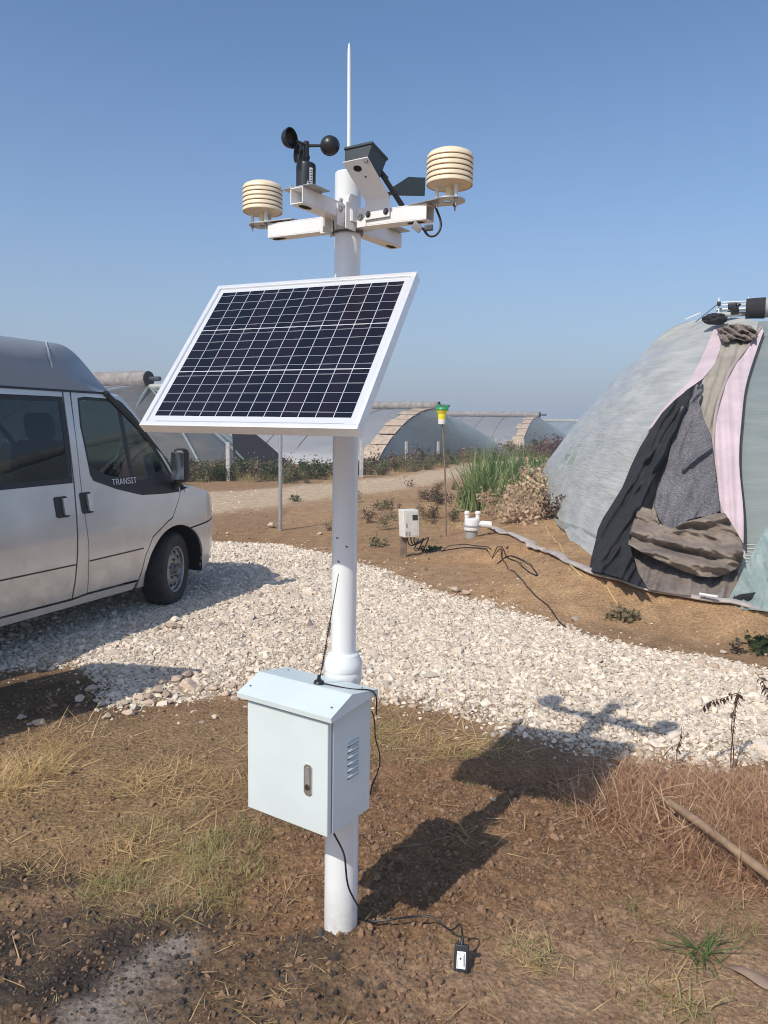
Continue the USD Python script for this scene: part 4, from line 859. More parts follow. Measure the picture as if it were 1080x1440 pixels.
topc = curve_px([(968, 453, 12.3), (1000, 448, 12.0), (1030, 447, 11.6), (1066, 452, 11.1)])
right_ = np.vstack([[D0 - ZZ*.08], curve_px([(1048, 790, 7.0), (1047, 740, 7.3), (1041, 690, 7.7), (1036, 640, 8.1), (1037, 590, 8.6), (1045, 540, 9.3), (1056, 500, 10.1), (1066, 452, 11.1)])])
NS_, NT_ = 110, 130
b_, t_, l_, r_ = resample(bottom, NS_), resample(topc, NS_), resample(left, NT_), resample(right_, NT_)
u_ = np.linspace(0, 1, NS_)[None, :, None]; v_ = np.linspace(0, 1, NT_)[:, None, None]
coons = (1-v_)*b_[None] + v_*t_[None] + (1-u_)*l_[:, None] + u_*r_[:, None] - ((1-u_)*(1-v_)*b_[0] + u_*(1-v_)*b_[-1] + (1-u_)*v_*t_[0] + u_*v_*t_[-1])
wr = (meshkit.fbm(np.stack([coons[..., 0]*.5, coons[..., 1]*.5, coons[..., 2]*2.6], -1), 4) - .5)
edge = np.sin(np.pi*u_[..., 0])*np.sin(np.pi*np.clip(v_[..., 0], 0, 1))
gh = thing('plastic_greenhouse', 'large milky plastic tunnel greenhouse on the earth bank with a draped doorway', 'greenhouse', D0)
wr2 = (meshkit.fbm(np.stack([coons[..., 0]*.9, coons[..., 1]*.9, coons[..., 2]*9], -1), 3) - .5) * (.35 + 1.0*(1 - sstep(.02, .35, v_[..., 0])))
wr3 = (1 - np.abs(2*meshkit.fbm(np.stack([coons[..., 0]*.8 + coons[..., 2]*.9, coons[..., 1]*.5, coons[..., 2]*1.6], -1), 3) - 1))**3 - .4
film = coons - np.array([.3, 1.0, -.1]) * ((wr * .20 + wr2 * .07 + wr3 * .05) * np.sqrt(edge))[..., None]
film = film + np.array([-.50, -.60, .45]) * (.30 * np.sin(np.pi*u_)*np.sin(np.pi*v_)**1.0)
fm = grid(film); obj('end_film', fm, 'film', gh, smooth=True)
# front slope from the rim towards the right, and the roof behind the ridge
k = np.linspace(0, 1, 26)[None, :, None]
fr = r_[:, None] + AE * 7.0 * k
wv = np.sin(np.arange(26)*1.9)[None, :] * .02 + (meshkit.fbm(np.stack([fr[..., 0]*1.2, fr[..., 1]*1.2, fr[..., 2]*7], -1), 3) - .5) * .05
obj('front_film', grid(fr - NB * wv[..., None]), 'film_front', gh, smooth=True)
ridge = np.vstack([t_, t_[-1] + AE * np.linspace(.3, 7, 12)[:, None]])
backb = ridge + NB * 2.6; backb[:, 2] = .3
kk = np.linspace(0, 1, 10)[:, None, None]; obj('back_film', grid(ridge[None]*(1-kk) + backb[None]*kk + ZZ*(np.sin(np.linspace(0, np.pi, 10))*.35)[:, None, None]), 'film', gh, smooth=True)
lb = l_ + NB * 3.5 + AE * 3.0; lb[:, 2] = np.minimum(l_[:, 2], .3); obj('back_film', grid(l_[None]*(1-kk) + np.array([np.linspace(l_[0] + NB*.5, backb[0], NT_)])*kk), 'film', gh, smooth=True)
# horizontal wires pressed into the lower front slope
for i in np.linspace(3, 22, 22):
    a = r_[int(i)]*(1 - i % 1) + r_[int(i) + 1]*(i % 1); obj('film_wire', tubem([a - NB*.02, a + AE*2.5 - NB*.03 - ZZ*.03*math.sin(i*5), a + AE*6.5 - NB*.02], .003, 5), 'pvc_white', gh)
for i in (8, 20, 33, 45):
    obj('arch_pipe', tubem(fr[:, i % 26][::8] + NB*.05, .014, 6), 'zinc', gh)
# depth of the film seen at a picture point, used to lay cloth on it
allp = np.vstack([film.reshape(-1, 3), fr[:, 1:10].reshape(-1, 3)]); pj = proj(allp)
_li = LinearNDInterpolator(pj, allp[:, 1]); _ni = NearestNDInterpolator(pj, allp[:, 1])
def filmY(p):
    y = _li(p); return np.where(np.isnan(y), _ni(p), y)
def drape(name, px, mat, off, fold, label, cat_, step=2.6, thick=.014, group=None, parent=None):
    """cloth lying on the film: outline given where it is seen, distance from the film surface"""
    pts, T = fill(Polygon(px).buffer(0), step)
    Y = filmY(pts) - off - (fold(pts[:, 0], pts[:, 1]) if fold else 0)
    P = np.array([atY(a, b, y) for (a, b), y in zip(pts, Y)])
    m = solid(P, T[:, ::-1], np.array([.05, 1, 0]) * thick)
    if parent: return obj(name, m, mat, parent, smooth=50)
    c = P[P[:, 2].argmin()]; p = '/World/' + name; pth = obj(name, m, mat, '/World', smooth=50, label=label, cat=cat_, group=group); return pth
nf = lambda x, y, sx, sy, o=4, seed=0: meshkit.fbm(np.stack([x*sx, y*sy, np.full_like(x, seed*2.3)], -1), o) - .5
def ridgef(t, p=2): return np.maximum(0, 1 - np.abs(((t % 1) - .5) * 2))**p
def along(x, y, dx, dy, w): return (x*dx + y*dy) / w
curt = [(1013, 478), (1060, 468), (1058, 480), (1040, 505), (1022, 545), (1010, 600), (1009, 660), (1018, 715), (1040, 760), (1042, 800), (1036, 840), (1000, 838), (950, 832), (915, 828), (886, 772), (895, 720), (928, 650), (957, 585), (980, 545), (1000, 520), (1012, 495)]
drape('door_curtain', curt, 'beige_cloth', .05, lambda x, y: .22*nf(x, y, .10, .012, 4, 1) + .10*nf(x, y, .03, .03, 3, 2) + .07*ridgef(along(x, y, 1, .35, 13) + 1.5*nf(x, y, .03, .01, 3, 22), 1.3), 'beige quilted curtain closing the greenhouse doorway behind the other cloths', 'curtain')
skirt = [(886, 764), (905, 775), (935, 790), (975, 802), (1008, 808), (1038, 800), (1037, 822), (1032, 843), (1000, 842), (955, 836), (912, 829), (898, 806)]
drape('door_skirt', skirt, 'skirt_cloth', .24, lambda x, y: .12*nf(x + .25*y, y, .16, .012, 3, 3) + .05*ridgef(along(x, y, 1, .12, 23) + nf(x, y, .05, .02)), 'pleated dusty brown cloth hanging to the ground under the bunched quilt', 'cloth')
quilt = [(899, 712), (915, 716), (925, 735), (945, 744), (962, 735), (985, 729), (1008, 722), (1020, 722), (1034, 745), (1043, 760), (1046, 778), (1042, 796), (1030, 803), (1008, 812), (985, 811), (960, 803), (935, 792), (905, 778), (884, 766), (888, 745)]
def qf(x, y):
    w = nf(x, y, .016, .03, 3, 4); t = along(x, y, -.24, 1, 19) + 3.2*w; t2 = along(x, y, -.55, 1, 9) + 2.2*nf(x, y, .03, .05, 3, 15)
    fold = lambda c, s_: np.exp(-((y - c)/s_)**2)
    return (.14 + .07*ridgef(t, .9) + .022*ridgef(t2, 1.2) + .13*nf(x, y, .035, .08, 3, 5) + .22*fold(770 + 30*np.clip((x-886)/120, 0, 1.0) - 22*np.clip((x-1000)/45, 0, 1), 10)
            + .15*fold(748 + 26*np.clip((x-890)/110, 0, 1), 7) - .10*fold(757 + 30*np.clip((x-888)/115, 0, 1), 4) + .14*fold(735 - 6*np.clip((x-960)/60, 0, 1), 5)*(x > 950))
drape('bunched_quilt', quilt, 'brown_quilt', .20, qf, 'thick brown quilt bunched in folds across the lower doorway', 'quilt', step=1.4, thick=.03)
felt = [(975, 542), (981, 540), (987, 548), (987, 557), (983, 566), (990, 590), (1000, 612), (1006, 660), (1011, 700), (1013, 718), (1006, 723), (985, 727), (968, 731), (955, 741), (944, 746), (934, 741), (926, 728), (920, 712), (924, 690), (938, 655), (945, 622), (954, 590), (960, 566), (966, 552)]
def ff(x, y):
    return (.04 + .10*nf(x, y, .03, .012, 3, 6) + .07*np.exp(-(((y - 560) + .9*(x - 975))/3.5)**2) + .11*np.exp(-(((y - 655) + .95*(x - 975) + 8*np.sin(y*.05))/4)**2)*(x > 960)
            + .05*ridgef(along(x, y, .9, .35, 22) + 1.5*nf(x, y, .03, .02), 1.5) + .05*np.exp(-(((x - 940) + .35*(y - 660))/5)**2))
drape('felt_blanket', felt, 'felt', .22, ff, 'mottled grey felt blanket hanging in the middle of the doorway', 'blanket', step=1.5, thick=.02)
black = [(988, 533), (987, 539), (979, 549), (967, 566), (958, 585), (949, 606), (942, 622), (938, 640), (930, 655), (917, 676), (907, 697), (900, 715), (893, 735), (886, 755), (888, 775), (893, 795), (902, 815), (912, 829), (895, 823), (870, 812), (848, 806), (829, 803), (832, 785), (837, 765), (841, 745), (849, 728), (862, 708), (876, 685), (888, 655), (900, 630), (915, 605), (932, 580), (950, 562), (970, 546)]
def bf(x, y):
    t = along(x, y, .86, .42, 22) + 1.2*nf(x, y, .02, .012, 3, 7)
    return   .06 + .15*ridgef(t, 1.1) + .08*ridgef(along(x, y, .8, .5, 11) + 1.5*nf(x, y, .03, .02, 3, 17), 1.2) + .10*nf(x, y, .06, .03, 4, 8) + .10*sstep(690, 760, y)
drape('black_cloth', black, 'black_net_and_shade', .20, bf, 'black shade cloth hanging down the left side of the doorway to the ground', 'cloth', step=1.5, thick=.02)
def strip(xl, xr): return xl + xr[::-1]
pinkL = strip([(1004, 463), (997, 480), (985, 508), (968, 538), (945, 560), (928, 580), (910, 606)], [(1020, 465), (1014, 488), (1004, 514), (988, 533), (966, 548), (944, 568), (918, 600)])
drape('pink_band', pinkL, 'pink_cloth', .07, lambda x, y: .05*nf(x, y, .04, .02, 3, 9), 'faded pink cloth band running down left of the doorway above the black cloth', 'cloth')
pinkR_l = [(1072, 460), (1062, 476), (1046, 497), (1030, 520), (1018, 548), (1009, 580), (1005, 615), (1004, 650), (1008, 690), (1017, 720), (1028, 742), (1040, 760)]
pinkR_r = [(1074, 468), (1066, 490), (1056, 520), (1048, 552), (1044, 590), (1041, 625), (1041, 660), (1045, 700), (1047, 730), (1047, 765)]
band = drape('pink_band', strip(pinkR_l, pinkR_r), 'pink_cloth', .12, lambda x, y: .05*nf(x, y, .05, .012, 3, 10) + .05*ridgef(along(x, y, 1, -.05, 17), 1.5), 'long pale pink cloth strip curving down right of the doorway', 'cloth', thick=.02)
def on_film(L, off): return np.array([atY(a, b, float(filmY(np.array([[a, b]]))[0]) - off) for a, b in L])
obj('edge_roll', tubem(spline(on_film([(a - 2, b) for a, b in pinkR_l], .17), 60), .017, 10), 'edge_tape', band)
obj('edge_cord', tubem(spline(on_film([(a, b) for a, b in pinkR_r], .16), 60), .009, 6), 'bolt_dark', band)
# torn, re-taped patch of film
for i, q in enumerate([(803, 636), (808, 645), (799, 642), (813, 632), (795, 651)]):
    c = on_film([q], .03)[0]; rr = np.random.default_rng(i + 3)
    pts = np.array([[math.cos(t)*rr.uniform(.05, .20), math.sin(t)*rr.uniform(.03, .07)] for t in np.linspace(0, 2*math.pi, 9)[:-1]])
    T_ = Delaunay(pts).simplices; P_ = c + pts[:, :1]*nrm([.75, .3, .6]) + pts[:, 1:]*nrm([.6, -.2, -.7]) - np.array([0, 1, 0])*rr.uniform(0, .05, 8)[:, None]
    obj('torn_patch', solid(P_, T_, np.array([0, .004, 0])), 'film_clear', gh, smooth=False)
# crumpled cloth under the ridge
crump = [(1009, 462), (1020, 458), (1036, 455), (1056, 458), (1066, 468), (1062, 477), (1050, 480), (1036, 476), (1024, 481), (1016, 479)]
drape('crumpled_cloth', crump, 'brown_quilt', .18, lambda x, y: .40*nf(x, y, .11, .16, 4, 12) + .22*ridgef(along(x, y, -.5, 1, 9) + nf(x, y, .1, .1), 1.3), 'crumpled brown cloth stuffed under the greenhouse ridge', 'cloth', step=1.3, thick=.04)
# insulation roll on the ridge with its winding frame
rc0 = atY(1052, 434, 11.35); rl = thing('insulation_roll', 'rolled grey insulation blanket lying along the ridge of the large greenhouse', 'insulation roll', rc0)
nrl = 40; pr = np.array([rc0 + AE*7.0*t for t in np.linspace(0, 1, nrl)]); rad = .135 + .010*np.sin(np.arange(nrl)*2.3); obj('roll', tubem(pr, rad, 22), 'roll_grey', rl)
obj('end_wrap', tubem([rc0 - AE*.03, rc0 + AE*.22], [.142, .150], 22), 'black_net_and_shade', rl); obj('winding_axle', tubem([rc0 - AE*.42, rc0 + AE*.1], .026, 12), 'zinc', rl)
for kk_ in (1.2, 2.2, 3.3): obj('tie_strap', tubem([rc0 + AE*kk_, rc0 + AE*(kk_ + .06)], .15, 20), 'edge_tape', rl)
fq = lambda px, py, d=0: atY(px, py, 11.45 + d)
wfm = thing('winding_frame', 'small white steel winding frame with motor on the greenhouse ridge', 'winding frame', fq(1010, 447))
for a, b in (((1011, 425.5), (1054, 424)), ((1011, 429.5), (1054, 428))): obj('rail', tubem([fq(*a), fq(*b)], .013, 8), 'white_paint', wfm)
for x, y0, y1 in ((1011, 419, 447), (1052.5, 418, 446)): obj('post', tubem([fq(x, y0), fq(x - .5, y1)], .011, 8), 'white_paint', wfm)
for x in (1011, 1052.5): obj('joint_clip', place(rbox(.05, .05, .06, .01), AE, NB, ZZ, fq(x, 427, -.02)), 'trim_black', wfm)
obj('motor', cat(tubem([fq(1026, 437), fq(1036, 436)], .075, 14), place(rbox(.12, .12, .10, .02), AE, NB, ZZ, fq(1030, 431)), tubem([fq(1030, 437), fq(1040, 427)], .028, 10)), 'trim_black', wfm)
obj('beam', tubem([fq(1008, 443), fq(1050, 441)], .035, 10), 'concrete_post', wfm)
obj('guy_wire', tubem([fq(1010, 427), fq(978, 453, .3)], .006, 5), 'bolt_dark', wfm); obj('guy_wire', tubem([fq(964, 449, .5), fq(985, 440, .4)], .010, 5), 'pvc_white', wfm)
rg = trimesh.creation.icosphere(3); v = rg.vertices; rg.vertices = v * (1 + .9*(meshkit.fbm(v*2.2 + 4, 4) - .5)[:, None]) * [.17, .13, .075]
obj('rag', rg.apply_translation(fq(1006, 449, -.15)) or rg, 'black_net_and_shade', '/World', smooth=40, label='black rag draped over the end of the winding frame', cat='cloth')
# teal film flaps, dark sheet, stick
def sheet(name, px, Yf, mat, fold, label, cat_, step=2.5, thick=.006):
    pts, T = fill(Polygon(px).buffer(0), step); Y = Yf(pts[:, 0], pts[:, 1]) + fold(pts[:, 0], pts[:, 1])
    P = np.array([atY(a, b, y) for (a, b), y in zip(pts, Y)]); return obj(name, solid(P, T[:, ::-1], np.array([0, 1, 0])*thick), mat, '/World', smooth=50, label=label, cat=cat_)
fold1 = lambda x, y: .30*nf(x, y, .07, .04, 4, 14) - .10*ridgef(along(x, y, 1, -.3, 17) + 2.5*nf(x, y, .04, .03, 3, 19), 1.0)
sheet('plastic_flap', [(778, 728), (797, 735), (815, 741), (838, 752), (836, 768), (832, 781), (822, 772), (815, 764), (812, 782), (804, 778), (800, 762), (796, 748), (786, 740)], lambda x, y: 10.2 - .035*(x - 790) - .0*y, 'film_teal', fold1, 'crumpled teal plastic flap at the left foot of the greenhouse', 'plastic sheet', step=1.6)
sheet('plastic_flap', [(1090, 735), (1076, 745), (1062, 770), (1046, 800), (1034, 826), (1020, 850), (1030, 858), (1055, 857), (1095, 862)], lambda x, y: 6.9 - .003*(x - 1030) - .006*(y - 740), 'film_teal', lambda x, y: fold1(x, y)*.35, 'pale teal plastic flap slanting to the ground right of the doorway', 'plastic sheet')
sheet('dark_sheet', [(1030, 841), (1040, 836), (1062, 833), (1070, 838), (1078, 847), (1055, 848)], lambda x, y: 6.22 + 0*x, 'black_net_and_shade', lambda x, y: .06*nf(x, y, .1, .1), 'small black plastic sheet lying under the teal flap', 'plastic sheet')
st0, st1 = hit(967, 836) + ZZ*.06, hit(991, 840) + ZZ*.06
obj('white_stick', tubem([st0 - np.array([0, .25, 0]), st1 - np.array([0, .25, 0])], .012, 10), 'pvc_white', '/World', label='short white stick lying at the foot of the doorway', cat='stick')

# flat fabric hose along the greenhouse foot
hp = [hit(*q) for q in [(676, 738), (700, 748), (722, 756), (748, 766), (775, 779), (800, 793), (826, 806), (850, 814), (880, 821), (915, 832), (960, 842), (1000, 849), (1045, 853), (1110, 858)]]
hp = spline(np.array(hp), 110); hp[:, 2] = Z(hp[:, 0], hp[:, 1])
tg = np.gradient(hp, axis=0); tg /= np.linalg.norm(tg, axis=1, keepdims=True); sd = np.cross(tg, ZZ); sd /= np.linalg.norm(sd, axis=1, keepdims=True)
w = .055 * (1 + .25*np.sin(np.arange(110)*.31))[:, None]; up_ = np.array([.016 + .02*abs(math.sin(i*.21)) for i in range(110)])[:, None]
HR = np.stack([hp + sd*w*a + ZZ*(up_ + h) for a, h in ((-1, .0), (-.8, .014), (0, .022), (.8, .014), (1, .0), (.8, -.012), (0, -.014), (-.8, -.012), (-1, 0))], 1)
obj('fabric_hose', grid(HR), 'hose_cloth', '/World', smooth=True, label='pale flat fabric hose lying along the foot of the greenhouse', cat='hose')
def ground_cable(L, r, lift=.006):
    p = spline(np.array([hit(*q) for q in L]), 60); p[:, 2] = Z(p[:, 0], p[:, 1]) + r + lift * (1 + np.sin(np.arange(60)*.5)); return tubem(p, r, 6)
obj('yellow_cord', ground_cable([(768, 742), (781, 762), (793, 781), (806, 800), (818, 812)], .007, .004), 'rope_yellow', '/World', label='yellow cord lying down the earth bank left of the black cloth', cat='rope')
obj('straw_cord', ground_cable([(846, 818), (856, 832), (866, 848), (875, 866)], .007, .004), 'rope_yellow', '/World', label='straw coloured cord on the soil below the black cloth', cat='rope')
# cable loops from the meter box
obj('meter_cable', cat(ground_cable([(585, 773), (600, 775), (622, 776), (650, 771), (672, 772), (690, 777), (704, 783), (718, 788), (733, 797), (745, 806), (755, 811), (748, 800), (735, 790), (716, 783), (700, 780)], .0065, .008), ground_cable([(704, 784), (712, 795), (724, 806), (738, 822), (752, 838), (765, 848), (774, 858), (783, 872), (795, 882)], .006, .003), ground_cable([(622, 776), (640, 767), (665, 768), (690, 772)], .005, .003)), 'cable_black', '/World', label='black cable looping over the soil from the small white meter box', cat='cable')

# ------------------------------------------------------------------ things standing on the soil beyond the gravel
g0 = hit(567, 783); mt = thing('meter_box', 'small off-white meter box on a short wooden stake', 'meter box', g0)
obj('stake', place(rbox(.085, .07, .34, .008), np.array([1.0, 0, 0]), np.array([0, 1.0, 0]), ZZ, g0 + ZZ*.12), 'wood_stake', mt)
yw = .45; bu = np.array([math.cos(yw), math.sin(yw), 0]); bn = np.array([math.sin(yw), -math.cos(yw), 0]); lean = nrm(ZZ - bu*.06)
bc = atY(575, 735.5, g0[1] - .10)
hb = obj('housing', place(rbox(.215, .15, .345, .012), bu, bn, lean, bc), 'meter_white', mt)
obj('display_window', place(rbox(.075, .006, .07, .003), bu, bn, lean, bc + bn*.076 + bu*.045 + ZZ*.075), 'dark_box', hb); obj('cover_plate', place(rbox(.17, .008, .30, .004), bu, bn, lean, bc + bn*.0735), 'meter_white', hb)
for a, c in ((-.07, -.02), (-.07, -.12), (-.03, -.12)): obj('printed_mark', place(rbox(.022, .003, .05, .001), bu, bn, lean, bc + bn*.079 + bu*a + ZZ*c), 'pvc_grey', hb)
for k_ in range(3):
    q0 = bc - ZZ*.17 + bu*(-.02 + .05*k_) ; e_ = hit(582 + 6*k_, 776 + k_*1.5)
    obj('lead', tubem(spline([q0, q0 - ZZ*.10 + bu*.03, (q0 + e_)/2 + np.array([.08, -.02, .04 + .02*k_]), e_ + ZZ*.03]), .008, 6), 'cable_black', mt)
g1 = hit(663, 757); dv = thing('water_filter', 'white plastic water filter with two upright nozzles feeding the flat hose', 'water filter', g1)
k = 11.2/1081
obj('pipe_stub', lathe([(.085, 0), (.085, .13), (0, .13)], 20, g1), 'pvc_grey', dv); obj('body', lathe([(0, .11), (.105, .11), (.115, .13), (.115, .165), (.105, .175), (.105, .26), (.095, .28), (0, .285)], 24, g1), 'pvc_white', dv)
obj('collar', lathe([(.116, .165), (.125, .168), (.125, .185), (.116, .188)], 24, g1), 'pvc_grey', dv)
for a in (-.075, .075): obj('nozzle', lathe([(.030, .24), (.030, .34), (.040, .345), (.040, .37), (.022, .385), (0, .385)], 16, g1 + np.array([a, -.03, 0])), 'pvc_white', dv)
obj('outlet', tubem([g1 + np.array([.08, 0, .2]), g1 + np.array([.27, 0, .19])], .05, 14), 'pvc_white', dv)
g2 = hit(628, 755); tp = thing('insect_trap', 'yellow and green insect trap on a thin dark pole', 'insect trap', g2)
top = atY(621.5, 580, g2[1]); obj('pole', tubem([g2 - ZZ*.1, (g2 + top)/2 + np.array([.012, 0, 0]), top], .012, 8), 'wood_stake', tp)
ct = top * [1, 1, 0]; zt = top[2]
obj('bowl', lathe([(0, zt - .10), (.055, zt - .10), (.060, zt - .02), (.075, zt), (.088, zt + .03), (0, zt + .03)], 24, ct), 'trap_yellow', tp); obj('jar', lathe([(0, zt - .17), (.05, zt - .17), (.055, zt - .10), (0, zt - .10)], 20, ct), 'pvc_white', tp)
obj('cap', lathe([(.092, zt + .03), (.10, zt + .04), (.085, zt + .07), (.05, zt + .085), (0, zt + .09)], 24, ct), 'trap_green', tp)
for a in (-.06, .07): obj('cap_tab', place(rbox(.06, .03, .05, .008), np.array([1.0, 0, 0]), np.array([0, 1.0, 0]), ZZ, ct + np.array([a, 0, zt + .09])), 'trap_green', tp)
g3 = hit(394, 746); stp = thing('steel_post', 'slim galvanised steel post standing left of the white pole beyond the gravel', 'post', g3)
obj('tube', tubem([g3 - ZZ*.2, atY(394.5, 560, g3[1])], .030, 14), 'zinc', stp); obj('cap', lathe([(.033, 0), (.033, .03), (0, .034)], 14, atY(394.5, 560, g3[1])), 'zinc', stp)

# ------------------------------------------------------------------ far greenhouses
def far_house(name, label, F, R, tip, Lw, rollr, face, endm, rollmat, pads=0, gpts=None, back=None, n=24):
    """F front corner of the east rim on the ground, R ridge end, tip = ground line of the sloping end film"""
    h = thing(name, label, 'greenhouse', F)
    t = np.linspace(0, 1, n); base = F + (R - F) * t[:, None]; rim = base.copy(); rim[:, 2] = F[2] + (R[2] - F[2]) * np.sin(np.pi/2*t)**.72
    k = np.linspace(0, 1, 20)[None, :, None]; sag = (np.sin(np.linspace(0, 20*np.pi, 20))*.02)[None, :, None]*ZZ
    obj('front_film', grid(rim[:, None] + AW_*Lw*k + sag), face, h, smooth=True)
    br = R + NB*2.2; br[2] = .0; obj('back_slope', grid(np.stack([np.stack([R, R + AW_*Lw]), np.stack([br, br + AW_*Lw])])), face, h)
    G = resample(np.array([F] + list(tip)), n); kk = np.linspace(0, 1, 10)[None, :, None]
    E_ = rim[:, None]*(1-kk) + G[:, None]*kk; E_ = E_ + (ZZ*.22*np.sin(np.linspace(0, np.pi, 10))[None, :, None])*np.sin(np.pi*t/2)[:, None, None]
    obj('end_film', grid(E_), endm, h, smooth=True)
    rear = np.linspace(R, br, n); obj('rear_end', grid(np.stack([np.linspace(R, np.array(tip[-1]), n), rear])), endm, h)
    if rollr:
        rr = obj('insulation_roll', tubem(np.array([R + ZZ*rollr*.9 + AW_*(Lw*s - .1) for s in np.linspace(0, 1, 16)]), rollr*(1 + .05*np.sin(np.arange(16)*2)), 18), rollmat, h)
        obj('roll_end', tubem([R + ZZ*rollr*.9 + AE*.1, R + ZZ*rollr*.9 + AE*.14], rollr*.97, 18), 'black_net_and_shade', rr); obj('axle', tubem([R + ZZ*rollr*.9 + AE*.1, R + ZZ*rollr*.9 + AE*.65], rollr*.3, 10), 'bolt_dark', rr)
    for q_ in np.linspace(.04, .96, int(Lw/1.6)):
        l_ = rim[::3] + AW_*Lw*q_ + ZZ*.03 - NB*.03; obj('film_strap', tubem(l_, .022, 5), 'edge_tape', h)
    if pads:
        e = np.linspace(.03, .97, pads + 1)
        def rp(s, off): i = s*(n-1); i0 = min(int(i), n-2); q = rim[i0]*(1-(i-i0)) + rim[i0+1]*(i-i0); return q + off
        for a, b in zip(e[:-1], e[1:]):
            b2 = a + (b-a)*(.90 + .05*math.sin(a*37)); wd = .80 + .12*math.sin(a*23)
            P4 = np.array([[rp(s, AW_*wd*u + ZZ*.05 - NB*.10) for u in (0, .5, 1)] for s in np.linspace(a, b2, 4)]).reshape(-1, 3); m_ = grid(P4.reshape(4, 3, 3)); obj('rim_pad', solid(m_.vertices, m_.faces, NB*.04 + ZZ*-.02), 'tan_pad', h, smooth=False)
    return h, rim, G
F1 = atY(531, 657, 31.0); R1 = atY(614, 576, 37.0)
h1, rim1, G1 = far_house('tunnel_greenhouse', 'grey plastic tunnel greenhouse with tan pads along its curved rim', F1, R1, [atY(570, 660, 33), atY(640, 655, 38), atY(694, 643, 41), atY(720, 640, 44)], 17.0, .20, 'film_face', 'film_far', 'roll_cloth', pads=8)
dk = [(326, 606), (352, 606), (372, 622), (398, 645), (408, 662), (330, 664)]  # added black slope imitates the shaded gap between the two tunnels
pts, T = fill(Polygon(dk), 5); P = np.array([atY(a, b, 27.6 + (a - 326)*.02 - (b - 606)*.025) for a, b in pts]); obj('net_slope', solid(P, T[:, ::-1], np.array([0, .3, 0])), 'black_net_and_shade', h1, label='added black slope standing in for the shaded gap beside the tunnel')
F2 = atY(733, 634, 56.0); R2 = atY(757, 587, 63.0)
far_house('tunnel_greenhouse', 'distant tunnel greenhouse behind the green strap-leaved plants, with a dark roll on its ridge', F2, R2, [atY(760, 634, 60), atY(800, 630, 66), atY(812, 626, 72)], 19.0, .24, 'film_face', 'film_far', 'roll_cloth', pads=6)
F3 = atY(800, 618, 95.0); R3 = atY(826, 594, 104.0)
far_house('tunnel_greenhouse', 'farthest low tunnel greenhouse on the horizon beside the large greenhouse', F3, R3, [atY(840, 618, 100), atY(870, 616, 108)], 30.0, .22, 'film_far', 'film_far', 'roll_grey')
R0 = atY(206, 543, 29.5); F0 = R0 - NB*6.2; F0[2] = 0
h0, rim0, G0 = far_house('tunnel_greenhouse', 'dusty tunnel greenhouse behind the van with a thick brown roll on its ridge', F0, R0, [F0 + AE*2.5 + NB*.6, atY(300, 668, 25.0), atY(358, 664, 26.5), atY(372, 655, 31)], 14.0, .30, 'film_dusty', 'film_dusty', 'roll_cloth')
obj('ridge_beam', tubem([R0 + AE*.9 - ZZ*.02, R0 + AW_*9 - ZZ*.02], .10, 8), 'concrete_post', h0)
for f_ in (.30, .52, .66, .80, .93):
    i = int(f_*23); a = R0*(1 - .0) + AE*.1; b = G0[i]; mid = (a + b)/2 + ZZ*.28; obj('film_strap', tubem(spline([a, mid, b + ZZ*.02], 16), .045, 6), 'film_clear', h0)
# white concrete posts along the front of the far greenhouses
pc_ = proto_class('concrete_post'); obj('shaft', place(rbox(.10, .10, 1.25, .012), np.array([1.0, 0, 0]), np.array([0, 1.0, 0]), ZZ, ZZ*.45), 'concrete_post', pc_)
for i, (x, y0, y1, Y, lab) in enumerate([(321, 622, 668, 22, 'pale concrete post between the van mirror and the solar panel corner'), (508, 620, 664, 24.5, 'tallest pale concrete post, just right of the white station pole'), (571, 621, 652, 33, 'pale concrete post left of the insect trap, before the padded rim'), (616, 621, 648, 36, 'pale concrete post right behind the insect trap pole'), (657.5, 620, 645, 40, 'pale concrete post before the film end of the padded greenhouse'), (697.5, 617, 641, 44, 'pale concrete post at the right foot of the padded greenhouse'), (736, 618, 638, 48, 'pale concrete post before the distant greenhouse'), (766, 619, 637, 52, 'pale concrete post left of the wine red shrub'), (788.5, 618, 634, 52, 'pale concrete post right of the wine red shrub, by the large greenhouse')]):
    q = atY(x, y1, Y); q[2] = Z1(q[0], q[1]); hgt = atY(x, y0, Y)[2] - q[2]
    copy_of(pc_, 'concrete_post', q, i*13 % 40, (1.15, 1.15, hgt/1.075), label=lab, cat='post', group='concrete posts in front of the far greenhouses')
# ------------------------------------------------------------------ gravel, stones, clods
def in_view(P, mx=40, my=40):
    q = proj(P); return (P[:, 1] > .5) & (q[:, 0] > -mx) & (q[:, 0] < 1080 + mx) & (q[:, 1] > -my) & (q[:, 1] < 1440 + my)
rg = np.random.default_rng(11)
rocks = [rock(i + 1) for i in range(10)]
def gravel(n, box, size, wfun, zoff=.15, sig=.32):
    x = rg.uniform(box[0], box[1], n); y = rg.uniform(box[2], box[3], n); w = wfun(x, y); k = rg.random(n) < w; x, y = x[k], y[k]
    z = Z(x, y); P = np.stack([x, y, z], 1); m = in_view(P); P = P[m]; s = size * np.exp(rg.normal(0, sig, len(P)))
    P[:, 2] += s * zoff; return P, s
wn = lambda x, y: np.clip(.5 - (sdist(GRAVEL, x, y) + .30*(meshkit.fbm(P3(x, y, 2.5, 30), 4) - .5))/.24, 0, 1) * (.55 + .45*sstep(.38, .58, meshkit.fbm(P3(x, y, 1.7, 33), 4)))
P1, s1 = gravel(410000, (-5.5, 5.2, 3.3, 7.2), .0078, wn, sig=.52)
P2, s2 = gravel(150000, (-6, 4.5, 7.2, 10.8), .0108, wn, sig=.48)
P4, s4 = gravel(1300, (-5.5, 5.2, 3.2, 10.6), .026, wn, .2, .25)
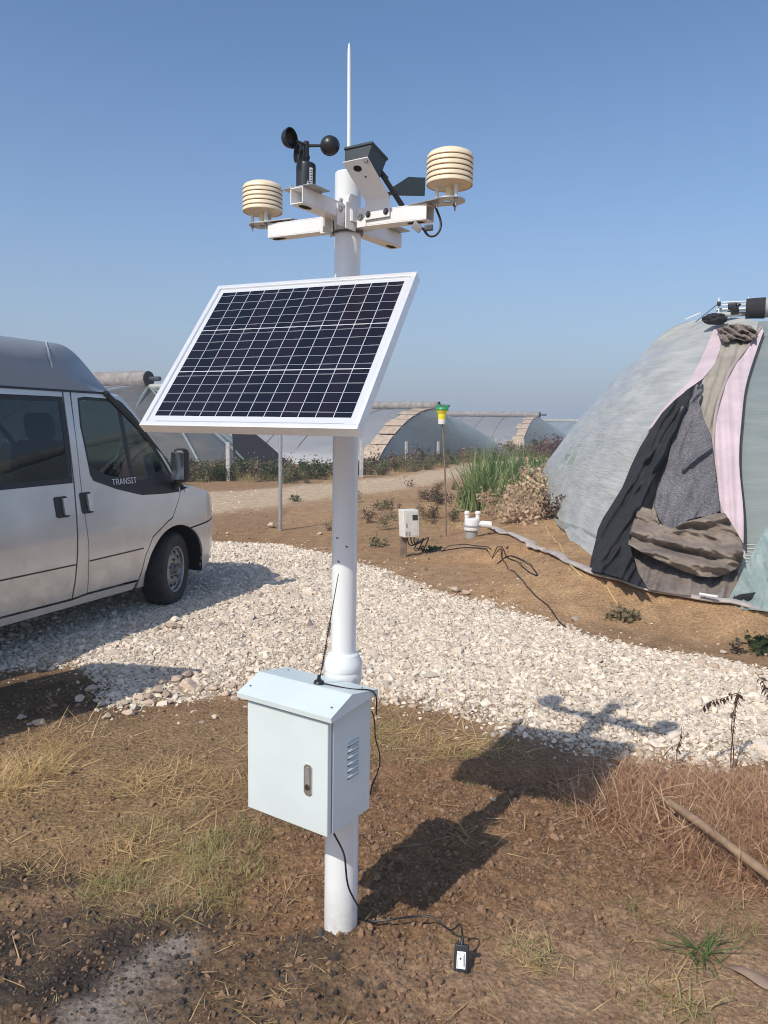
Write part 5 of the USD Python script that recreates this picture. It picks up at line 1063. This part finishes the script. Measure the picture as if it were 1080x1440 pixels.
P3_, s3 = gravel(14000, (-4.5, 4.5, 3.0, 11.5), .0095, lambda x, y: np.exp(-np.maximum(0, sdist(GRAVEL, x, y))/.17) * (sdist(GRAVEL, x, y) > -.05), .2, .45)
P = np.vstack([P1, P2, P4, P3_]); s = np.r_[s1, s2, s4, s3]; n = len(P)
sc = s[:, None] * rg.uniform(.8, 1.25, (n, 3))
scatter('gravel', rocks, 'gravel_stone', P, rg.integers(0, len(rocks), n), quat_z(rg.uniform(0, 6.28, n), rg.normal(0, .35, n), rg.uniform(0, 6.28, n)), sc, 'white crushed stone gravel spread across the yard', 'gravel')
# road pebbles
x = rg.uniform(-5, 5, 9000); y = rg.uniform(13, 34, 9000); k = rg.random(9000) < .45; x = x[k]; y = y[k]; k = rg.random(len(x)) < np.clip(.6 - sdist(ROAD, x, y)/.6, 0, 1); x, y = x[k], y[k]
P = np.stack([x, y, Z(x, y) + .004], 1); P = P[in_view(P)]; n = len(P); s = .012*np.exp(rg.normal(0, .4, n))
scatter('road_stones', rocks[:4], 'gravel_stone', P, rg.integers(0, 4, n), quat_z(rg.uniform(0, 6.28, n)), s[:, None]*np.ones((1, 3)), 'pale stones on the far track', 'gravel')
# larger stones one can pick out
big = [rock(50 + i, 2, .4, .7) for i in range(4)]; bp_ = []
for i, m in enumerate(big):
    c = proto_class('edge_stone_' + 'abcd'[i]); obj('stone', m, 'edge_stone', c, smooth=False); bp_.append(c)
edge_px = [(175, 991, 13), (197, 985, 17), (209, 983, 19), (221, 975, 21), (233, 979, 17), (228, 962, 17), (247, 958, 18), (265, 967, 21), (262, 952, 17), (280, 972, 13), (300, 970, 12), (330, 985, 12), (344, 984, 11), (318, 978, 14), (211, 991, 15), (150, 1010, 13), (181, 1006, 15), (302, 1010, 10), (236, 990, 12), (190, 998, 9), (325, 968, 15), (340, 972, 14), (129, 972, 18), (112, 985, 14), (55, 1020, 16), (30, 1012, 14), (242, 884, 18), (251, 884, 12), (382, 742, 14), (320, 850, 9), (555, 984, 12), (545, 975, 11), (640, 1005, 9), (588, 985, 10), (640, 832, 17), (612, 835, 14), (655, 836, 12), (553, 975, 12), (580, 995, 11), (730, 1035, 10), (600, 1000, 10),
           (870, 905, 12), (905, 915, 11), (985, 935, 16), (1003, 940, 14), (1030, 946, 13), (1065, 950, 14), (960, 928, 10), (1017, 919, 9), (1010, 907, 5), (935, 922, 9), (450, 752, 8), (320, 752, 7), (565, 820, 12), (590, 828, 11), (1077, 922, 6), (780, 880, 10), (808, 886, 9)]
for i, (px, py, d) in enumerate(edge_px):
    q = hit(px, py); r = d * np.linalg.norm(q - O) / FPX / 2 * 1.08
    lab = {28: 'pale stone lying at the foot of the slim steel post', 26: 'white stone lying on the gravel edge of the van shadow'}.get(i)
    copy_of(bp_[i % 4], 'stone', q + ZZ*r*.42, rg.uniform(0, 360), (r*rg.uniform(.9, 1.25), r*rg.uniform(.85, 1.1), r*rg.uniform(.8, 1.05)), label=lab or 'pale rounded stone along the ragged edge of the gravel', cat='stone', group=None if lab else 'loose stones along the gravel edge')
# soil clods
clods = [rock(100 + i, 2, .9, .7) for i in range(7)]
def clod_field(n, size, sig, wf, mat, lab, box=(-2.2, 2.4, 1.7, 4.8)):
    x = rg.uniform(box[0], box[1], n); y = rg.uniform(box[2], box[3], n); k = rg.random(n) < wf(x, y); x, y = x[k], y[k]
    P = np.stack([x, y, Z(x, y)], 1); P = P[in_view(P)]; s = np.minimum(size*np.exp(rg.normal(0, sig, len(P))), .017); P[:, 2] += s*.15; m = len(P)
    scatter('soil_clods', clods, mat, P, rg.integers(0, len(clods), m), quat_rand(m, rg), s[:, None]*rg.uniform(.7, 1.2, (m, 3)), lab, 'soil')
dk_ = lambda x, y: np.maximum.reduce([ell(x, y, 90, 1350, .52, .30), ell(x, y, 370, 1395, .40, .24), ell(x, y, 440, 1340, .15, .08), ell(x, y, 220, 1300, .25, .12)])
clod_field(110000, .0042, .60, lambda x, y: np.maximum(dug(x, y)*.75*(1 - .9*dk_(x, y)), .22*(sdist(GRAVEL, x, y) > .05))*(1 - .9*ell(x, y, 200, 1400, .2, .2)), 'clod_soil', 'crumbly brown clods of dug soil around the pole')
clod_field(46000, .0036, .58, lambda x, y: dk_(x, y)*.9, 'clod_dark', 'dark crumbly soil at the lower left')
x = rg.uniform(-3, 5, 9000); y = rg.uniform(7, 15, 9000); k = sdist(GRAVEL, x, y) > .1; x, y = x[k], y[k]; P = np.stack([x, y, Z(x, y)], 1); P = P[in_view(P)]; n = len(P); s = .010*np.exp(rg.normal(0, .45, n))
scatter('soil_clods', clods, 'clod_soil', P, rg.integers(0, 7, n), quat_rand(n, rg), s[:, None]*rg.uniform(.6, 1.2, (n, 3)), 'brown crumbs of soil beyond the gravel', 'soil')

# ------------------------------------------------------------------ grass and weeds
def blades(n, L, spread, lean, w, rng, droop=.5, seg=4, base=.03):
    V = []; Fc = []; o = 0
    for _ in range(n):
        a = rng.uniform(0, 2*math.pi); l = L*rng.uniform(.45, 1.15); th = abs(rng.normal(lean, spread)); ww = w*rng.uniform(.6, 1.3)
        d = np.array([math.cos(a), math.sin(a), 0]); s_ = np.array([-math.sin(a), math.cos(a), 0]); p = np.array([rng.normal(0, base), rng.normal(0, base), 0]); tw = rng.normal(0, .6)
        s_ = s_*math.cos(tw) + ZZ*math.sin(tw)*.5
        for k in range(seg + 1):
            f = k/seg; wk = ww*(1 - f**1.6)*.5 + .0002
            V += [p - s_*wk, p + s_*wk]
            ang = th + droop*f*rng.uniform(.6, 1.4)*1.5; p = p + (d*math.sin(ang) + ZZ*math.cos(ang))*l/seg; p[2] = max(p[2], .002)
            if k < seg: Fc += [[o+2*k, o+2*k+1, o+2*k+3], [o+2*k, o+2*k+3, o+2*k+2]]
        o += 2*(seg + 1)
    return trimesh.Trimesh(np.array(V), np.array(Fc), process=False)
rb = np.random.default_rng(5)
def tufts(n, wf, box, protos, mat, smin, smax, label, cat_, name, tilt=.15, zf=None):
    x = rb.uniform(box[0], box[1], n); y = rb.uniform(box[2], box[3], n); k = rb.random(n) < wf(x, y); x, y = x[k], y[k]
    P = np.stack([x, y, Z(x, y)], 1); P = P[in_view(P, 120, 120)]; m = len(P); s = rb.uniform(smin, smax, m)
    return scatter(name, protos, mat, P, rb.integers(0, len(protos), m), quat_z(rb.uniform(0, 6.28, m), rb.normal(0, tilt, m), rb.uniform(0, 6.28, m)), s[:, None]*np.ones((1, 3)), label, cat_)
nzw = lambda x, y, sc_, sd_, lo, hi: sstep(lo, hi, meshkit.fbm(P3(x, y, sc_, sd_), 4))
flat_t = [blades(28, .15, .30, 1.28, .0028, rb, .25, 4, .06) for _ in range(6)]
up_t = [blades(30, .085, .40, .75, .0026, rb, .6, 4, .05) for _ in range(6)]
rust_t = [blades(28, .17, .45, .95, .0028, rb, .5, 5, .08) for _ in range(6)]
W = lambda L: (lambda x, y: np.maximum.reduce([ell(x, y, *e[:4], e[4] if len(e) > 4 else .7)*(e[5] if len(e) > 5 else 1) for e in L]))
wS = W([(50, 1105, .55, .50), (130, 1160, .40, .28), (20, 1190, .32, .34), (240, 1090, .45, .30, .8, .35), (370, 1090, .35, .3, .8, .25), (600, 1050, .35, .22, .8, .4)])
tufts(6500, lambda x, y: wS(x, y)*nzw(x, y, 3.0, 40, .52, .62), (-2.6, 1.0, 1.6, 5.0), flat_t, 'straw_blade', .55, 1.25, 'flattened straw-coloured dry grass on the left', 'grass', 'dry_grass')
wO = W([(270, 1215, .30, .30), (330, 1170, .26, .26, .8, .7), (380, 1110, .25, .25, .8, .3), (620, 1055, .40, .20, .8, .7), (560, 1040, .25, .2)])
tufts(4600, lambda x, y: wO(x, y)*nzw(x, y, 3.6, 41, .40, .56), (-2.4, 1.2, 1.6, 5.0), up_t, 'olive_blade', .45, 1.05, 'short olive and straw grass left of the cabinet', 'grass', 'olive_grass')
wR = W([(1010, 1150, .42, .32), (940, 1145, .33, .27), (1060, 1135, .5, .36), (885, 1130, .20, .18, .8, .7), (1065, 1205, .3, .26)])
HL = LineString([onz(934, 1158)[:2], onz(1110, 1284)[:2]])
tufts(6000, lambda x, y: wR(x, y)*nzw(x, y, 2.0, 42, .25, .5)*(shapely.distance(HL, shapely.points(x, y)) > .085), (.6, 2.8, 2.4, 4.2), rust_t, 'rust_blade', .6, 1.2, 'tangled reddish dry grass at the right edge', 'grass', 'rust_grass', .3)
wsp = lambda x, y: .10*nzw(x, y, 2.2, 43, .5, .64)*(sdist(GRAVEL, x, y) > .05)*(y < 4.6) + .7*np.maximum.reduce([ell(x, y, 755, 1345, .09, .10), ell(x, y, 900, 1400, .16, .10), ell(x, y, 1040, 1300, .10, .14), ell(x, y, 1050, 1420, .12, .08), ell(x, y, 930, 1290, .2, .05)])
tufts(4200, wsp, (-2.2, 2.4, 1.6, 4.9), flat_t + up_t, ['straw_blade']*6 + ['olive_blade']*6, .35, .85, 'thin scattered grass on the bare soil', 'grass', 'sparse_grass')
wG = W([(760, 1335, .06, .07), (740, 1350, .05, .05)])
wide_t = [blades(18, .13, .3, .8, .005, rb, .6, 4, .015) for _ in range(3)]
# loose straws lying on the soil
str_t = [blades(1, .10, .05, 1.5, .0032, rb, .05, 3, .001) for _ in range(4)] + [blades(7, .05, .12, 1.48, .0026, rb, .08, 3, .03) for _ in range(4)]
tufts(16000, lambda x, y: (.10 + .8*np.clip(wS(x, y) + wO(x, y) + .5*wR(x, y), 0, 1)*nzw(x, y, 2.2, 47, .34, .56) + .25*ell(x, y, 260, 1040, .9, .35))*(sdist(GRAVEL, x, y) > .05), (-2.2, 2.4, 1.6, 4.9), str_t, ['straw_blade']*4 + ['thatch_blade']*4, .5, 1.3, 'loose dry straws lying on the soil', 'straw', 'loose_straw', .05)
# single green tuft
gq = hit(985, 1345); tg_ = blades(40, .17, .3, .95, .0055, rb, .5, 5, .02); tg_.apply_translation(gq); obj('grass_tuft', tg_, 'green_blade', '/World', smooth=False, label='bright green grass tuft on the tan soil at the lower right', cat='grass tuft')
gq = hit(755, 1350); tg_ = blades(46, .12, .35, .8, .0038, rb, .6, 5, .03); tg_.apply_translation(gq); obj('grass_tuft', tg_, 'olive_blade', '/World', smooth=False, label='yellowish grass tuft right of the black sensor module', cat='grass tuft')
gq = hit(975, 1425); tg_ = blades(30, .10, .35, .7, .004, rb, .6, 5, .03); tg_.apply_translation(gq); obj('grass_tuft', tg_, 'olive_blade', '/World', smooth=False, label='thin pale grass tuft at the bottom right edge', cat='grass tuft')
# dead leaf
lq = hit(1055, 1378); th_ = np.linspace(0, 2*np.pi, 40); lf = Polygon([(.065*math.cos(t), .022*math.sin(t)*(1 + .5*math.cos(t))) for t in th_]); pts, T = fill(lf, .008)
lz = .012 + .012*np.cos(pts[:, 0]*30) - .6*pts[:, 1]**2*20; R_ = nrm([.72, -.69, 0]); Q_ = np.cross(ZZ, R_); obj('dead_leaf', solid(lq + pts[:, :1]*R_ + pts[:, 1:]*Q_ + ZZ*lz[:, None], T, ZZ*.0012), 'dead_leaf', '/World', label='large curled dead leaf at the right edge near the green tuft', cat='leaf')
# wooden handle
h0_ = hit(936, 1160); h1_ = hit(1085, 1268); dd = h1_ - h0_
hz_ = lambda t: h0_*(1-t) + h1_*t
hp_ = [hz_(0) + ZZ*.105, hz_(.35) + ZZ*.105, hz_(.7) + ZZ*.095, hz_(1) + ZZ*.085, hz_(1.6) + ZZ*.03, hz_(3.0) + ZZ*.02]
hd_ = thing('tool_handle', 'round wooden tool handle lying across the reddish dry grass', 'tool handle', hz_(.5)); sp_ = spline(hp_, 40)
obj('shaft', tubem(sp_, np.r_[.013, .0158, np.full(38, .0165) + .0006*np.sin(np.arange(38)*.9)], 18), 'wood_pole', hd_)
# strap-leaved plants
def strap_plant(q, n, L, rng, w=.028, lean=.22):
    m = blades(n, L, .20, lean, w, rng, .35, 5, .12); m.apply_translation(q); return m
sp_px = [(676, 716, .75, 'dense green strap-leaved clump nearest the white water filter'), (698, 712, .80, 'tall green strap-leaved clump left of the russet shrub'), (700, 700, .8, 'second green strap-leaved clump in the row towards the far greenhouse'), (718, 690, .8, 'third green strap-leaved clump in the row towards the far greenhouse'), (732, 681, .8, 'fourth strap-leaved clump in the row, near the pale posts'), (748, 672, .75, 'small strap-leaved clump at the far end of the row by the large greenhouse')]
for i, (px, py, L, lab) in enumerate(sp_px):
    q = hit(px, py); o_ = thing('strap_leaf_plant', lab, 'plant', q); rng = np.random.default_rng(60 + i)
    m = cat(*[strap_plant(q + np.array([rng.normal(0, .25), rng.normal(0, .3), 0]), 46, 1.5*L*rng.uniform(.7, 1.1), rng, .050) for _ in range(4)]); obj('leaves', m, 'strap_leaf', o_, smooth=False)
    yl = blades(16, .35, .3, 1.0, .02, rng, .7, 4, .25); yl.apply_translation(q); obj('dry_leaves', yl, 'straw_blade', o_, smooth=False)
# leafy shrubs and weeds
def leaf_cloud(q, rx, ry, rz, n, ls, rng, stems=8, hollow=.35, up=.4):
    """stems with small leaf faces spread through an uneven crown"""
    V = []; Fc = []; cl = rng.normal(size=(max(5, n//60), 3)); cl /= np.linalg.norm(cl, axis=1, keepdims=True); cl[:, 2] = np.abs(cl[:, 2]); cl *= rng.uniform(hollow, 1.0, (len(cl), 1))
    for k in range(n):
        c = cl[rng.integers(len(cl))] + rng.normal(0, .22, 3); c[2] = abs(c[2]); p = q + c*[rx, ry, rz]
        a = rng.normal(size=3); a[2] = a[2]*.6 + up; a /= np.linalg.norm(a); b = np.cross(a, rng.normal(size=3)); b /= np.linalg.norm(b) + 1e-9; l = ls*rng.uniform(.5, 1.3); w_ = l*.38
        o = len(V); V += [p, p + a*l*.5 + b*w_, p + a*l, p + a*l*.5 - b*w_]; Fc += [[o, o+1, o+2], [o, o+2, o+3]]
    lv = trimesh.Trimesh(np.array(V), np.array(Fc), process=False)
    st_ = cat(*[tubem([q + np.array([rng.normal(0, rx*.1), rng.normal(0, ry*.1), -.05]), q + cl[i % len(cl)]*[rx*.5, ry*.5, rz*.55], q + cl[i % len(cl)]*[rx, ry, rz]], [ls*.10, ls*.07, ls*.03], 5) for i in range(min(stems, len(cl)*2))])
    return lv, st_
def shrub(px, py, w, h, n, ls, mat, name, label, cat_='shrub', stem='brown_leaf', seed=0, Y=None):
    q = hit(px, py) if Y is None else atY(px, py, Y)
    if Y is not None: q[2] = Z1(q[0], q[1])
    o_ = thing(name, label, cat_, q); lv, st_ = leaf_cloud(q, w/2, w/2, h, n, ls, np.random.default_rng(200 + seed)); obj('foliage', lv, mat, o_, smooth=False); obj('stems', st_, stem, o_)
for i, (px, py, L_, n_, r_b, lab) in enumerate([(735, 722, .38, 200, .26, 'tan dry grass clump on the bank between the green clumps and the large greenhouse'), (757, 716, .45, 220, .28, 'larger tan dry grass clump touching the foot of the large greenhouse'), (748, 700, .45, 200, .34, 'tan dry grass clump behind the others beside the green clumps')]):
    q = hit(px, py); o_ = thing('dry_grass_clump', lab, 'grass', q); m_ = blades(n_*2, L_, .35, .5, .006, np.random.default_rng(400 + i), .9, 5, r_b); m_.apply_translation(q); obj('blades', m_, 'russet_leaf', o_, smooth=False)
    lv, st_ = leaf_cloud(q, .35, .35, .35, 110, .035, np.random.default_rng(420 + i)); obj('seed_heads', lv, 'brown_leaf', o_, smooth=False)
shrub(768, 728, .5, .4, 380, .055, 'brown_leaf', 'dark_shrub', 'dark brown shrub touching the foot of the large greenhouse film', seed=2)
shrub(724, 735, .8, .25, 500, .06, 'russet_leaf', 'russet_shrub', 'low russet shrub on the bare bank below the green clumps', seed=3)
shrub(774, 640, 2.4, 1.0, 900, .16, 'wine_leaf', 'wine_shrub', 'wine red shrub before the far greenhouses near the large greenhouse', seed=4, Y=45)
shrub(876, 873, .30, .10, 380, .045, 'weed_leaf', 'green_weed', 'dull green weed on the soil below the black cloth', 'weed', seed=5)
shrub(1070, 914, .30, .13, 380, .045, 'dark_leaf', 'green_weed', 'dark green weed at the right edge above the gravel', 'weed', seed=6)
shrub(1035, 919, .08, .12, 70, .03, 'brown_leaf', 'brown_weed', 'tiny upright brown weed beside the dark green weed', 'weed', seed=7)
shrub(648, 703, .30, .35, 140, .05, 'brown_leaf', 'brown_weed', 'brown weed standing just right of the insect trap pole', 'weed', seed=8)
shrub(530, 768, .35, .12, 160, .05, 'weed_leaf', 'low_weed', 'low green weed on the soil left of the meter box', 'weed', seed=9)
shrub(577, 684, .3, .35, 60, .05, 'brown_leaf', 'brown_weed', 'thin bare brown weed at the edge of the far track', 'weed', seed=10)
shrub(540, 716, .6, .14, 260, .06, 'weed_leaf', 'low_weed', 'low weed patch on the soil right of the white pole', 'weed', seed=11)
shrub(412, 705, .25, .18, 120, .05, 'weed_leaf', 'low_weed', 'small weed at the track edge beside the slim steel post', 'weed', seed=12)
shrub(603, 775, .3, .06, 140, .04, 'dark_leaf', 'low_weed', 'tiny green weed at the foot of the meter box', 'weed', seed=13)
shrub(605, 705, .8, .3, 240, .06, 'brown_leaf', 'brown_weed', 'brown weed patch left of the insect trap pole', 'weed', seed=14)
shrub(668, 690, .9, .45, 300, .07, 'brown_leaf', 'brown_weed', 'brown weed patch between the insect trap and the green clumps', 'weed', seed=15)
for i, (px, py, w, h, mat, lab) in enumerate([(560, 648, 1.5, 1.0, 'weed_leaf', 'olive bush in front of the tan padded rim'), (586, 646, 1.3, .9, 'brown_leaf', 'dark bush just right of the padded rim'), (543, 652, 1.1, 1.1, 'brown_leaf', 'tall dark bush at the foot of the padded rim'), (618, 645, 2.0, .8, 'weed_leaf', 'olive bush below the insect trap head'), (655, 643, 2.4, .9, 'weed_leaf', 'wide olive bush before the end of the padded greenhouse'), (690, 642, 2.6, .8, 'weed_leaf', 'wide olive bush at the right foot of the padded greenhouse'), (712, 640, 2.4, 1.0, 'weed_leaf', 'olive bush left of the distant greenhouse'), (525, 655, 1.2, .6, 'weed_leaf', 'olive bush right of the white pole by the track')]):
    shrub(px, py + 6, w, h*.7, 420, .11, mat, 'verge_bush', lab, 'bush', seed=30 + i, Y=29 if px < 560 else 31 + (px - 560)*.06)
# verge growth as one mass
vp = []
rv = np.random.default_rng(77)
wl_ = [leaf_cloud(np.zeros(3), .5, .5, .75, 260, .10, np.random.default_rng(300 + i))[0] for i in range(4)]; gl_ = [blades(40, .6, .3, .35, .014, np.random.default_rng(320 + i), .7, 4, .25) for i in range(3)]
def verge(line, n, wid, smin, smax, label, mats):
    L_ = LineString(line); ds = rv.uniform(0, L_.length, n); q = np.array([L_.interpolate(d).coords[0] for d in ds]); q = q + rv.normal(0, wid, (n, 2))
    P = np.stack([q[:, 0], q[:, 1], Z(q[:, 0], q[:, 1])], 1); k = in_view(P, 80, 80) & (sdist(ROAD, q[:, 0], q[:, 1]) > .25); P = P[k]; m = len(P); s = rv.uniform(smin, smax, m)
    scatter('verge_weeds', wl_ + gl_, mats, P, rv.integers(0, 7, m), quat_z(rv.uniform(0, 6.28, m)), s[:, None]*np.ones((1, 3)), label, 'weeds')
verge([(-9, 20.5), (-6.0, 22.2), (-4.3, 23.2), (-2.4, 24.2)], 360, .8, .35, .75, 'tangled weeds along the foot of the dusty greenhouse behind the van', ['weed_leaf', 'weed_leaf', 'dark_leaf', 'brown_leaf', 'olive_blade', 'straw_blade', 'olive_blade'])
verge([(-2.6, 24), (-.6, 26.5), (1.0, 29.5), (3.0, 36)], 200, .5, .3, .65, 'dry weeds along the far side of the track', ['weed_leaf', 'weed_leaf', 'brown_leaf', 'weed_leaf', 'straw_blade', 'straw_blade', 'olive_blade'])
verge([(3.4, 38), (6.5, 46), (12, 52)], 260, 1.4, .5, 1.1, 'green weeds before the distant greenhouse', ['weed_leaf', 'dark_leaf', 'weed_leaf', 'russet_leaf', 'olive_blade', 'olive_blade', 'straw_blade'])
verge([(2.3, 13), (2.9, 15), (3.6, 19), (5, 26)], 240, .35, .3, .7, 'russet and olive growth on the bank beside the large greenhouse', ['russet_leaf', 'russet_leaf', 'weed_leaf', 'russet_leaf', 'straw_blade', 'olive_blade', 'straw_blade'])
verge([(.4, 12.5), (1.3, 15), (1.8, 19)], 90, .9, .15, .35, 'small scattered weeds on the soil by the far track', ['brown_leaf', 'russet_leaf', 'weed_leaf', 'brown_leaf', 'straw_blade', 'olive_blade', 'straw_blade'])
# dry stalk with a drooping leaf spray at the right edge
def spray(q, pts, name, label, rng, nl, ll):
    o_ = thing(name, label, 'weed', q); main = spline(pts, 30); obj('stem', tubem(main, np.linspace(.0032, .0014, 30), 6), 'brown_leaf', o_)
    V = []; Fc = []
    for k in range(nl):
        f = .45 + .55*(k + .5)/nl; i = int(f*28); p = main[i]; t = main[i+1] - main[i]; t = t/np.linalg.norm(t)
        a = nrm(np.cross(t, [0, 1, 0])*(1 if k % 2 else -1)*.5 - ZZ*.9 + rng.normal(0, .25, 3)); b = nrm(np.cross(a, t)); l = ll*rng.uniform(.6, 1.2); o = len(V)
        V += [p, p + a*l*.5 + b*l*.3, p + a*l, p + a*l*.5 - b*l*.3 + t*.004]; Fc += [[o, o+1, o+2], [o, o+2, o+3]]
    obj('leaves', trimesh.Trimesh(np.array(V), np.array(Fc), process=False), 'brown_leaf', o_, smooth=False)
q = hit(1028, 1085); Yq = q[1]; rs_ = np.random.default_rng(91)
spray(q, [q, atY(1030, 1040, Yq), atY(1032, 1000, Yq), atY(1038, 975, Yq - .02), atY(1022, 980, Yq - .05), atY(1000, 986, Yq - .1), atY(982, 1004, Yq - .14)], 'dry_stalk', 'dark dry stalk arching left over the gravel at the right edge', rs_, 30, .035)
spray(q + np.array([.02, .01, 0]), [q, atY(1031, 1030, Yq), atY(1034, 1000, Yq), atY(1040, 970, Yq), atY(1047, 962, Yq)], 'dry_stalk', 'upright dark dry stalk beside the arching one', rs_, 16, .03)
q2 = hit(1095, 1085); spray(q2, [q2, atY(1092, 1030, q2[1]), atY(1084, 985, q2[1]), atY(1070, 955, q2[1]), atY(1062, 945, q2[1])], 'dry_stalk', 'dark dry leaf spray hanging in from the right picture edge', rs_, 30, .04)
q3 = hit(955, 1078); spray(q3, [q3, atY(952, 1060, q3[1]), atY(957, 1040, q3[1]), atY(958, 1022, q3[1])], 'small_weed', 'small dark-leaved weed at the gravel edge above the reddish grass', rs_, 12, .03)
q4 = hit(925, 1085); spray(q4, [q4, atY(930, 1070, q4[1]), atY(940, 1055, q4[1]), atY(962, 1045, q4[1])], 'small_weed', 'small sprawling weed left of the dark-leaved one', rs_, 10, .03)

# ------------------------------------------------------------------ autumn haze over the plain
usdkit.material(stage, '/World/Looks/haze_air', {'v': ('principled_volume', {'color': (.90, .94, 1.0), 'density': .0020, 'anisotropy': .25})}, [], volume='v.volume')
MATS['haze_air'] = UsdShade.Material.Get(stage, '/World/Looks/haze_air')
hz = trimesh.creation.box((2000, 2000, 7.2)); hz.apply_translation([0, 0, 2.3]); obj('haze', hz, 'haze_air', '/World', smooth=False, label='thin pale autumn haze lying over the whole plain', cat='haze', kind='stuff')
